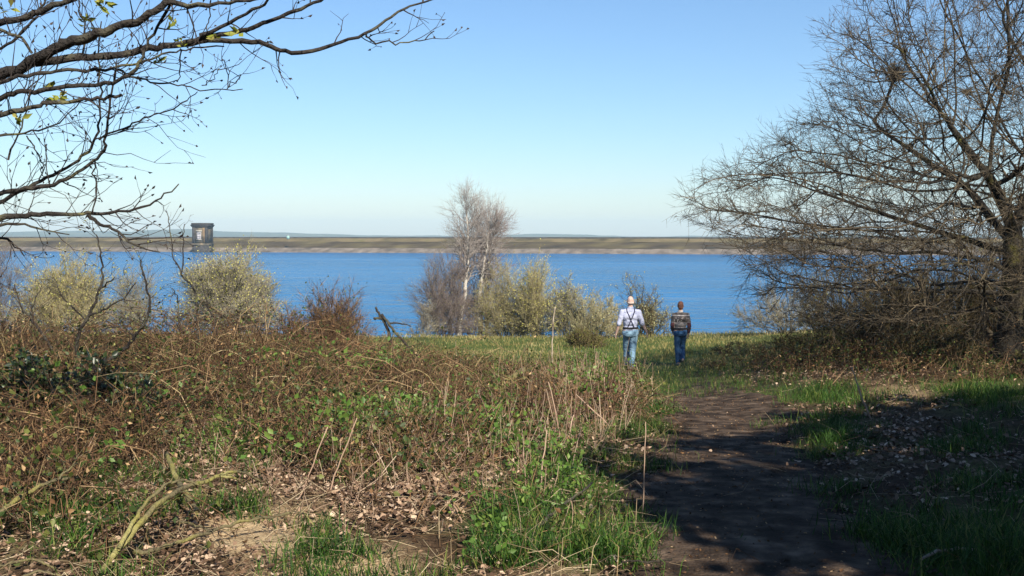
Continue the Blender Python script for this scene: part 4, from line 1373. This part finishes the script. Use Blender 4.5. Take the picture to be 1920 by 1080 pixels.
p, d = on_twigs(np.concatenate([tw1]), int(n * 2.0), .03, r)
L = r.uniform(.022, .05, len(p))
tag(ob('withered_bracken', MB().leaves(p, d, L, L * .55, .3, r), M['dead_leaf']), kind='stuff')
k = fbm(p[:, 0] * .9 + 21, p[:, 1] * .9) > .55
p2, d2 = on_twigs(tw1, int(n * 5), .04, r)
k = (fbm(p2[:, 0] * .8 + 21, p2[:, 1] * .8) + .2 * r.random(len(p2))) > .52
L = r.uniform(.03, .06, k.sum())
tag(ob('bramble_leaves', MB().leaves(p2[k], d2[k], L, L * .7, .15, r), M['bramble_leaf']), kind='stuff')

r = np.random.default_rng(541)
p3, d3 = on_twigs(tw1, int(n * 9), .06, r)
qx, qy = PROJ(p3)
wg = blobs(qx, qy, [(720, 752, 90, 22, 1), (630, 775, 50, 22, .8), (400, 845, 80, 30, .6), (1110, 690, 60, 40, .8), (935, 790, 28, 60, .9), (700, 670, 70, 16, .7), (60, 690, 90, 14, .5), (480, 820, 60, 25, .7), (850, 770, 50, 20, .3),
                    (330, 730, 120, 25, .25), (560, 840, 60, 25, .5), (210, 840, 25, 25, .7), (560, 660, 120, 22, .35), (1000, 850, 40, 60, .5)])
wg *= .3 + 1.2 * fbm(p3[:, 0] * 3, p3[:, 1] * 3 + p3[:, 2] * 2)
k = r.random(len(p3)) < wg
L = r.uniform(.03, .075, k.sum())
tag(ob('green_bramble_leaves', MB().leaves(p3[k], d3[k], L, L * .65, .15, r), M['leaf_bright']), kind='stuff')
print('green', k.sum())

# young bright leaves sprouting in clumps
B_SPROUT = [(690, 815, 60, 18, 1.3), (770, 805, 40, 10, .8), (640, 790, 30, 20, .6), (935, 800, 26, 45, 1.1), (1005, 900, 40, 50, .8), (930, 840, 20, 30, .8), (400, 850, 70, 35, .7), (110, 840, 60, 25, .25), (1110, 720, 60, 25, .9), (1090, 950, 60, 50, .8),
            (990, 960, 60, 50, .35), (60, 700, 80, 16, 1.0), (720, 690, 60, 14, 1.0), (850, 770, 30, 20, .4), (210, 860, 20, 20, .6), (1070, 860, 40, 40, .7), (900, 1020, 60, 60, .25), (560, 850, 50, 25, .5)]
r = np.random.default_rng(55)
P, px, py, dp = scatter(60000, 4.2, 24, r, 1.4)
w = blobs(px, py, B_SPROUT) * (.2 + 1.1 * fbm(P[:, 0] * 2.4, P[:, 1] * 2.4)) * .20 * sstep(0, .3, dp)
P, px = thin(r, np.clip(w, 0, 1), P, px)
n = len(P)
hs = np.interp(P[:, 1], [5, 9, 13], [.22, .32, .6]) * r.uniform(.5, 1.1, n)
D = up(n, r, .25)
St = bezier(P, P + D * hs[:, None] * .5 + r.normal(size=(n, 3)) * .03, P + D * hs[:, None], 4)
p, d = on_twigs(St[:, 1:], n * 8, .025, r)
L = r.uniform(.025, .052, len(p))
d[:, 2] = np.abs(d[:, 2]) * .6
d /= np.linalg.norm(d, axis=1, keepdims=True)
tag(ob('young_leaves', MB().tubes(St, np.full((n, 4), .0018), 3).leaves(p, d, L, L * .6, .15, r), M['leaf_bright']), kind='stuff')

# straw and small twigs strewn about
r = np.random.default_rng(56)
P, px, py, dp = scatter(60000, 3.8, 20, r, 1.5)
w = np.where(P[:, 0] < path_c(P[:, 1]), .52, .10) * (.1 + 1.4 * fbm(P[:, 0] * 1.2 + 70, P[:, 1] * 1.2))
w *= sstep(-.2, .2, dp) * .98 + .02
P, = thin(r, np.clip(w, 0, 1), P)
n = len(P)
az = r.random(n) * 2 * PI
tilt = np.abs(r.normal(size=n)) * .35
d = np.stack([np.cos(az) * np.cos(tilt), np.sin(az) * np.cos(tilt), np.sin(tilt)], 1)
ln = (.06 + .38 * r.random(n) ** 2.2)[:, None]
A = P + [0, 0, .015]
C = np.stack([A, A + d * ln * .5 + r.normal(size=(n, 3)) * .12 * ln, A + d * ln + np.stack([0 * az, 0 * az, -.05 * tilt], 1)], 1)
gz_ = gz(C[:, :, 0], C[:, :, 1]) + .006
C[:, :, 2] = np.maximum(C[:, :, 2], gz_)
R = r.uniform(.0010, .0025, n)[:, None] * np.array([[1, .9, .5]])
h = n // 2
tag(ob('straw_litter', MB().tubes(C[:h], R[:h], 3), M['straw']), kind='stuff')
tag(ob('twig_litter', MB().tubes(C[h:], R[h:], 3), M['cane']), kind='stuff')
# crumbs of earth and bits of leaf trodden into the path
r = np.random.default_rng(58)
n = 3600
y = (3.8 ** .6 + r.random(n) * (17 ** .6 - 3.8 ** .6)) ** (1 / .6)
x = path_c(y) + r.uniform(-1.15, 1.15, n) * path_w(y)
P = np.stack([x, y, gz(x, y) + .022], 1)
d = r.normal(size=(n, 3)) * (1, 1, .3)
d /= np.linalg.norm(d, axis=1, keepdims=True)
L = r.uniform(.008, .028, n)
tag(ob('leaf_crumbs', MB().litter(P, d, L, L * .6, r), M['dead_leaf']), kind='stuff')
n = 5200
y = (3.8 ** .6 + r.random(n) * (17 ** .6 - 3.8 ** .6)) ** (1 / .6)
x = path_c(y) + np.where(r.random(n) < .5, r.uniform(-1.1, 1.1, n), np.sign(r.normal(size=n)) * r.uniform(.7, 1.2, n)) * path_w(y)
c = np.stack([x, y, gz(x, y) + .018], 1)
sz = (.006 + .018 * r.random(n) ** 3)[:, None, None]
oc = np.array([(1, 0, 0), (-1, 0, 0), (0, 1, 0), (0, -1, 0), (0, 0, .7), (0, 0, -.7)])[None] * r.uniform(.6, 1.3, (n, 6, 1)) * sz
i = np.arange(n)[:, None] * 6
tag(ob('soil_crumbs', MB().add(c[:, None] + oc, t=np.concatenate([i + t_ for t_ in ([0, 2, 4], [2, 1, 4], [1, 3, 4], [3, 0, 4])], 0)), M['path']), kind='stuff')

# upright dry stems in the brush by the path
r = np.random.default_rng(57)
P, px, py, dp = scatter(14000, 4.6, 18, r, 1.3)
w = blobs(px, py, [(1080, 790, 120, 60, .8), (650, 905, 130, 60, .8), (760, 860, 150, 50, .5), (700, 830, 200, 50, .35), (300, 850, 300, 60, .2), (980, 900, 130, 60, .35), (150, 880, 60, 40, .6)]) * sstep(.05, .3, dp)
P, px_d = thin(r, np.clip(w, 0, 1), P, px)
n = len(P)
D = up(n, r, .22)
flat_ = (px_d < 900) & (r.random(n) < .75)
D = np.where(flat_[:, None], up(n, r, 1.1), D)
hs = (np.interp(P[:, 1], [5, 6, 9, 14], [.2, .28, .4, .7]) * r.uniform(.4, 1.2, n))[:, None]
C = bezier(P - [0, 0, .02], P + D * hs * .5 + r.normal(size=(n, 3)) * .02, P + D * hs + r.normal(size=(n, 3)) * .04, 4)
tag(ob('dry_stems', MB().tubes(C, np.repeat(r.uniform(.0014, .003, n)[:, None], 4, 1), 3), M['dry_stem']), kind='stuff')
print('litter', nl, 'grass', ng, 'rough', nr, 'canes', ncane)

# pale stone beside the path
sp_ = G(1147, 1052)
s_ = bpy.data.meshes.new('stone')
import bmesh
bm = bmesh.new()
bmesh.ops.create_icosphere(bm, subdivisions=3, radius=1)
for v in bm.verts:
    k = 1 + .35 * (fbm(np.array(v.co.x * 1.6 + 4), np.array(v.co.y * 1.6 + v.co.z)) - .5)
    v.co = Vector((v.co.x * .042 * k, v.co.y * .05 * k, v.co.z * .022 * k + .012))
bm.to_mesh(s_)
s_.materials.append(M['stone_pale'])
so = bpy.data.objects.new('stone', s_)
so.location = sp_
COL.objects.link(so)
tag(so, 'small pale stone lying in the grass at the left edge of the path', 'stone')


# ------------------------------------------------------------------ people
def smat(name, col, col2=None, scale=20, rough=.85, bump=.15):
    return pmat(name, [(0, col), (1, col2 or tuple(c * 1.25 for c in col))], scale, rough=rough, bump=bump, bscale=40)


def capsules(L):
    """tapered capsules as overlapping balls-and-cones in one mesh"""
    bm_ = bmesh.new()
    for a, ra, b, rb in L:
        a, b = Vector(a), Vector(b)
        for c, rr in ((a, ra), (b, rb)):
            bmesh.ops.create_icosphere(bm_, subdivisions=2, radius=rr, matrix=__import__('mathutils').Matrix.Translation(c))
        ax = b - a
        if ax.length > 1e-4:
            m4 = __import__('mathutils').Matrix.Translation((a + b) / 2) @ ax.to_track_quat('Z', 'Y').to_matrix().to_4x4()
            bmesh.ops.create_cone(bm_, cap_ends=True, segments=14, radius1=ra, radius2=rb, depth=ax.length, matrix=m4)
    return bm_


def ellip(bm_, c, r3):
    mm = __import__('mathutils').Matrix
    bmesh.ops.create_icosphere(bm_, subdivisions=3, radius=1, matrix=mm.Translation(c) @ mm.Diagonal((*r3, 1)))


def skin(bm_, name, vox, smooth=4, wr=0, wseed=0, dec=1):
    me = bpy.data.meshes.new(name + '_raw')
    bm_.to_mesh(me)
    bm_.free()
    o = bpy.data.objects.new(name + '_raw', me)
    COL.objects.link(o)
    m1 = o.modifiers.new('r', 'REMESH')
    m1.mode = 'VOXEL'
    m1.voxel_size = vox
    m2 = o.modifiers.new('s', 'SMOOTH')
    m2.iterations = smooth
    m2.factor = .5
    if dec < 1:
        m3 = o.modifiers.new('d', 'DECIMATE')
        m3.ratio = dec
    bpy.context.view_layer.update()
    dg = bpy.context.evaluated_depsgraph_get()
    out = bpy.data.meshes.new_from_object(o.evaluated_get(dg))
    out.name = name
    bpy.data.objects.remove(o)
    n = len(out.vertices)
    if wr:
        co = np.empty(n * 3)
        out.vertices.foreach_get('co', co)
        no = np.empty(n * 3)
        out.vertices.foreach_get('normal', no)
        co, no = co.reshape(-1, 3), no.reshape(-1, 3)
        f = fbm(co[:, 0] * 9 + co[:, 2] * 6 + wseed, co[:, 2] * 17 - co[:, 1] * 7) - .5
        co = co + no * (f * wr)[:, None]
        out.vertices.foreach_set('co', co.ravel())
    out.polygons.foreach_set('use_smooth', np.ones(len(out.polygons), bool))
    out.update()
    return out


def hand(wrist, dirv, side):
    """palm, four curled fingers and thumb as capsules"""
    w = Vector(wrist)
    d = Vector(dirv).normalized()
    fwd = Vector((0, 1, 0))
    s = d.cross(fwd).normalized()          # across the palm thickness
    f = s.cross(d).normalized()            # finger spread direction
    L = [(w, .024, w + d * .05, .024), (w + d * .03 + f * .018, .018, w + d * .085 + f * .024, .016), (w + d * .03 - f * .018, .018, w + d * .085 - f * .026, .015)]
    for k, (off, ln) in enumerate(((.033, .066), (.012, .076), (-.011, .070), (-.033, .055))):
        a = w + d * .088 + f * off
        b = a + d * ln * .55 + s * (.010 * -side)
        c = b + d * ln * .40 + s * (.022 * -side)
        L += [(a, .0095, b, .009), (b, .009, c, .0075)]
    a = w + d * .03 + f * .03
    b = a + d * .03 + f * .022
    L += [(a, .013, b, .011), (b, .011, b + d * .03 + f * .004, .009)]
    return L


def person(label, x, y, h, mats, J, hairy, clothes, head_tilt=0.0, yaw=0.0):
    s = h / 1.78
    z0 = float(gz(x, y)) + .015
    o = thing('person', label, 'person', (x, y, z0))
    o['_at'] = [0, 0, 0]
    o.scale = (s, s, s)
    o.rotation_euler = (0, 0, yaw)
    # body
    L = [((0, 0, .98), .105, (0, .01, 1.18), .10), ((0, .01, 1.18), .10, (0, 0, 1.34), .10), ((-.12, 0, 1.39), .05, (.12, 0, 1.39), .05), ((-.07, 0, .95), .12, (.07, 0, .95), .12), ((0, .0, 1.42), .06, (0, .015, 1.56), .055)]
    for sd in (0, 1):
        h_, k_, a_, t_ = J['leg'][sd]
        L += [(h_, .088, k_, .058), (k_, .058, a_, .040), (a_, .042, t_, .034), (a_, .042, tuple(np.array(a_) + np.array((0, -.045, -.03))), .036)]
        s_, e_, w_ = J['arm'][sd]
        L += [(s_, .056, e_, .041), (e_, .042, w_, .029)] + hand(w_, np.array(w_) - np.array(e_) + np.array((0, .03, -.05)), -1 if sd == 0 else 1)
    bm_ = capsules(L)
    hc = Vector((0, .02, 1.665))
    ellip(bm_, hc, (.080, .100, .120))
    ellip(bm_, hc + Vector((0, .03, -.06)), (.058, .066, .065))
    ellip(bm_, hc + Vector((0, .108, -.02)), (.012, .020, .022))
    ellip(bm_, hc + Vector((0, .090, .018)), (.05, .018, .012))
    ellip(bm_, hc + Vector((0, .088, -.068)), (.026, .014, .008))
    for sd in (-1, 1):
        ellip(bm_, hc + Vector((sd * .080, .0, -.012)), (.012, .020, .032))
    body = ob('body', skin(bm_, 'body', .0065, 3, dec=.25), mats['skin'], o)
    for sd in (-1, 1):
        e = bmesh.new()
        ellip(e, hc + Vector((sd * .031, .083, 0)), (.012, .012, .009))
        em = bpy.data.meshes.new('eye')
        e.to_mesh(em)
        e.free()
        ob('eye', em, mats['eye'], o)
    # trousers
    T = [((-.062, 0, .915), .14, (.062, 0, .915), .14)]
    for sd in (0, 1):
        h_, k_, a_, t_ = J['leg'][sd]
        T += [(h_, .104, k_, .079), (k_, .079, tuple(np.array(a_) + np.array((0, 0, .0))), .068)]
    tm = skin(capsules(T), 'jeans', .011, 4, .022, 3)
    ob('jeans', tm, mats['jeans'], o)
    # shoes
    for sd in (0, 1):
        _, k_, a_, t_ = J['leg'][sd]
        a_, t_ = Vector(a_), Vector(t_)
        b_ = capsules([(a_ + Vector((0, -.04, -.045)), .045, t_ + Vector((0, .03, -.012)), .040), (a_, .052, a_ + Vector((0, 0, -.04)), .05)])
        ob('shoe', skin(b_, 'shoe', .009, 3), mats['shoe'], o)
    # top
    S = [((-.055, 0, 1.0), .125, (.055, 0, 1.0), .125), ((-.05, .01, 1.15), .132, (.05, .01, 1.15), .132), ((-.07, .005, 1.30), .138, (.07, .005, 1.30), .138), ((-.125, 0, 1.405), .078, (.125, 0, 1.405), .078), ((0, .0, 1.42), .085, (0, .006, 1.495), .068)]
    for sd in (0, 1):
        s_, e_, w_ = J['arm'][sd]
        S += [(s_, .072, e_, .057)]
        f = clothes['sleeve']
        if f > 0:
            S += [(e_, .057, tuple(np.array(e_) + (np.array(w_) - np.array(e_)) * f), .052)]
    sm_ = skin(capsules(S), clothes['top'], .010, 4, .020, 9, .6)
    # flatten the front to back depth of the trunk a little
    top = ob(clothes['top'], sm_, mats['top'], o)
    bvh = BVHTree.FromPolygons([v.co[:] for v in sm_.vertices], [p.vertices[:] for p in sm_.polygons])

    def strip(path, name, wdt, mat, th=.006):
        pts = []
        for org, dr in path:
            hit, nor, _, _ = bvh.ray_cast(Vector(org), Vector(dr))
            if hit is not None:
                pts.append((hit, nor))
        P, A, Nn = [], [], []
        for i, (c, nr_) in enumerate(pts):
            t = (pts[min(i + 1, len(pts) - 1)][0] - pts[max(i - 1, 0)][0]).normalized()
            a = t.cross(nr_).normalized() * wdt / 2
            P.append((c + nr_ * th, a, nr_))
        m_ = MB()
        V = []
        for c, a, nr_ in P:
            V += [c - a, c + a, c + a - nr_ * (th + .004), c - a - nr_ * (th + .004)]
        q = []
        for i in range(len(P) - 1):
            for j in range(4):
                q.append((i * 4 + j, i * 4 + (j + 1) % 4, i * 4 + 4 + (j + 1) % 4, i * 4 + 4 + j))
        m_.add([v[:] for v in V], q=q)
        return ob(name, m_, mat, o)
    if clothes.get('braces'):
        for sd in (-1, 1):
            back = []
            for t in np.linspace(0, 1, 22):
                back.append(((-sd * .075 + sd * .165 * t, -1, 1.045 + .38 * t), (0, 1, 0)))
            over = [((sd * .092, yy_, 2), (0, 0, -1)) for yy_ in np.linspace(-.055, .07, 8)]
            front = [((sd * (.09 - .02 * t), 1, 1.42 - .38 * t), (0, -1, 0)) for t in np.linspace(0, 1, 18)]
            strip(back + over + front, 'brace', .024, mats['braces'])
    ring = [((math.cos(t) * 1, math.sin(t) * 1, 1.028), (-math.cos(t), -math.sin(t), 0)) for t in np.linspace(0, 2 * PI, 40)]
    strip(ring, clothes.get('belt', 'belt'), .045, mats['belt'])
    if clothes.get('collar'):
        c_ = bmesh.new()
        cm = capsules([((.058 * math.cos(t), .012 + .062 * math.sin(t), 1.515), .017, (.058 * math.cos(t + .4), .012 + .062 * math.sin(t + .4), 1.515), .017) for t in np.arange(0, 2 * PI, .4)])
        ob('collar', skin(cm, 'collar', .007, 2), mats['collar'], o)
    # hair
    hb = bmesh.new()
    if hairy:
        ellip(hb, hc + Vector((0, -.012, .022)), (.085, .098, .112))
        ellip(hb, hc + Vector((0, -.05, -.045)), (.074, .055, .06))
    else:
        ellip(hb, hc + Vector((0, -.040, -.035)), (.078, .066, .050))
    ob('hair', skin(hb, 'hair', .008, 2, .010, 5), mats['hair'], o)
    return o


def sweater_material():
    m = bpy.data.materials.new('patterned_knit')
    m.use_nodes = True
    nt = m.node_tree
    N, Lk = nt.nodes.new, nt.links.new
    b = nt.nodes['Principled BSDF']
    b.inputs['Roughness'].default_value = .95
    tc = N('ShaderNodeTexCoord')
    sx = N('ShaderNodeSeparateXYZ')
    Lk(tc.outputs['Object'], sx.inputs[0])
    mr = N('ShaderNodeMapRange'); mr.inputs[1].default_value = 1.0; mr.inputs[2].default_value = 1.52
    Lk(sx.outputs['Z'], mr.inputs[0])
    dark, grey, pale, maroon = (.085, .072, .07), (.20, .18, .175), (.42, .39, .38), (.10, .032, .036)
    r1 = ramp(nt, [(0, dark), (.10, grey), (.42, dark), (.62, dark), (.74, pale), (.80, dark), (.93, pale)])
    r1.color_ramp.interpolation = 'CONSTANT'
    Lk(mr.outputs[0], r1.inputs[0])
    mp = N('ShaderNodeMapping'); mp.inputs['Scale'].default_value = (16, 16, 16)
    Lk(tc.outputs['Object'], mp.inputs[0])
    vo = N('ShaderNodeTexVoronoi'); vo.distance = 'MANHATTAN'; vo.inputs['Randomness'].default_value = .8; vo.inputs['Scale'].default_value = 1.0
    Lk(mp.outputs[0], vo.inputs['Vector'])
    lt_ = N('ShaderNodeMath'); lt_.operation = 'LESS_THAN'; lt_.inputs[1].default_value = .42
    Lk(vo.outputs['Distance'], lt_.inputs[0])
    band = ramp(nt, [(0, (0, 0, 0)), (.22, (.35, .35, .35)), (.40, (1, 1, 1)), (.66, (0, 0, 0))])
    band.color_ramp.interpolation = 'CONSTANT'
    Lk(mr.outputs[0], band.inputs[0])
    mu = N('ShaderNodeMath'); mu.operation = 'MULTIPLY'
    Lk(lt_.outputs[0], mu.inputs[0]); Lk(band.outputs[0], mu.inputs[1])
    mx = N('ShaderNodeMix'); mx.data_type = 'RGBA'
    Lk(mu.outputs[0], mx.inputs['Factor']); Lk(r1.outputs[0], mx.inputs[6]); mx.inputs[7].default_value = (*pale, 1)
    # sleeves: plain maroon outside the trunk
    ab = N('ShaderNodeMath'); ab.operation = 'ABSOLUTE'
    Lk(sx.outputs['X'], ab.inputs[0])
    g1 = N('ShaderNodeMath'); g1.operation = 'GREATER_THAN'; g1.inputs[1].default_value = .185
    Lk(ab.outputs[0], g1.inputs[0])
    g2 = N('ShaderNodeMath'); g2.operation = 'LESS_THAN'; g2.inputs[1].default_value = 1.20
    Lk(sx.outputs['Z'], g2.inputs[0])
    gt = N('ShaderNodeMath'); gt.operation = 'MULTIPLY'
    Lk(g1.outputs[0], gt.inputs[0]); Lk(g2.outputs[0], gt.inputs[1])
    m2 = N('ShaderNodeMix'); m2.data_type = 'RGBA'
    Lk(gt.outputs[0], m2.inputs['Factor']); Lk(mx.outputs[2], m2.inputs[6]); m2.inputs[7].default_value = (*maroon, 1)
    Lk(m2.outputs[2], b.inputs['Base Color'])
    return m


pm = dict(skin=smat('skin', (.46, .31, .26), (.52, .36, .31), rough=.55, bump=.03), eye=smat('eye', (.5, .5, .5)), jeans=smat('light_denim', (.12, .23, .36), (.24, .37, .49), 7), shoe=smat('brown_shoe', (.10, .07, .05)),
          top=smat('pale_shirt', (.33, .36, .52), (.42, .45, .60), 5), braces=smat('navy_braces', (.015, .015, .04)), belt=smat('dark_belt', (.02, .018, .018)), hair=smat('white_hair', (.46, .36, .33)), collar=smat('shirt_collar', (.36, .40, .55)))
J1 = dict(leg=[((-.085, .01, .93), (-.07, .20, .54), (-.05, .27, .12), (-.05, .40, .07)), ((.085, 0, .93), (.065, .03, .50), (.015, -.06, .085), (.015, .08, .035))],
          arm=[((-.195, 0, 1.40), (-.275, -.03, 1.13), (-.33, .05, .90)), ((.195, 0, 1.40), (.285, .0, 1.14), (.385, .05, .93))])
d1 = 23.9
p1x = float(U(1182, 600, d1)[0])
person('balding man in pale blue shirt with crossed dark braces and light jeans walking away', p1x, d1, 1.79, pm, J1, False, dict(top='shirt', sleeve=.08, braces=True, collar=True))
pw = dict(skin=smat('skin_tan', (.42, .24, .18), (.50, .30, .24), rough=.55, bump=.03), eye=pm['eye'], jeans=smat('dark_denim', (.014, .045, .12), (.03, .095, .21), 5), shoe=smat('grey_shoe', (.22, .20, .19)),
          top=sweater_material(), belt=smat('dark_waistband', (.02, .022, .03)), hair=smat('auburn_hair', (.10, .045, .03), (.20, .09, .06)), braces=None, collar=smat('pale_collar', (.6, .56, .54)))
J2 = dict(leg=[((-.09, 0, .93), (-.08, .03, .50), (-.06, -.02, .085), (-.06, .11, .035)), ((.09, 0, .93), (.085, .14, .54), (.05, -.10, .20), (.05, .01, .10))],
          arm=[((-.185, 0, 1.40), (-.235, -.04, 1.13), (-.205, .10, .95)), ((.185, 0, 1.40), (.245, -.02, 1.12), (.235, .05, .88))])
d2 = 24.6
person('shorter person with reddish brown hair in patterned knit sweater and dark blue jeans walking away', float(U(1276, 600, d2)[0]), d2, 1.57, pw, J2, True, dict(top='sweater', sleeve=.75, belt='waistband', collar=True))
print('objects', len(bpy.data.objects), 'tris', sum(len(o.data.loops) - 2 * len(o.data.polygons) for o in bpy.data.objects if o.type == 'MESH'))
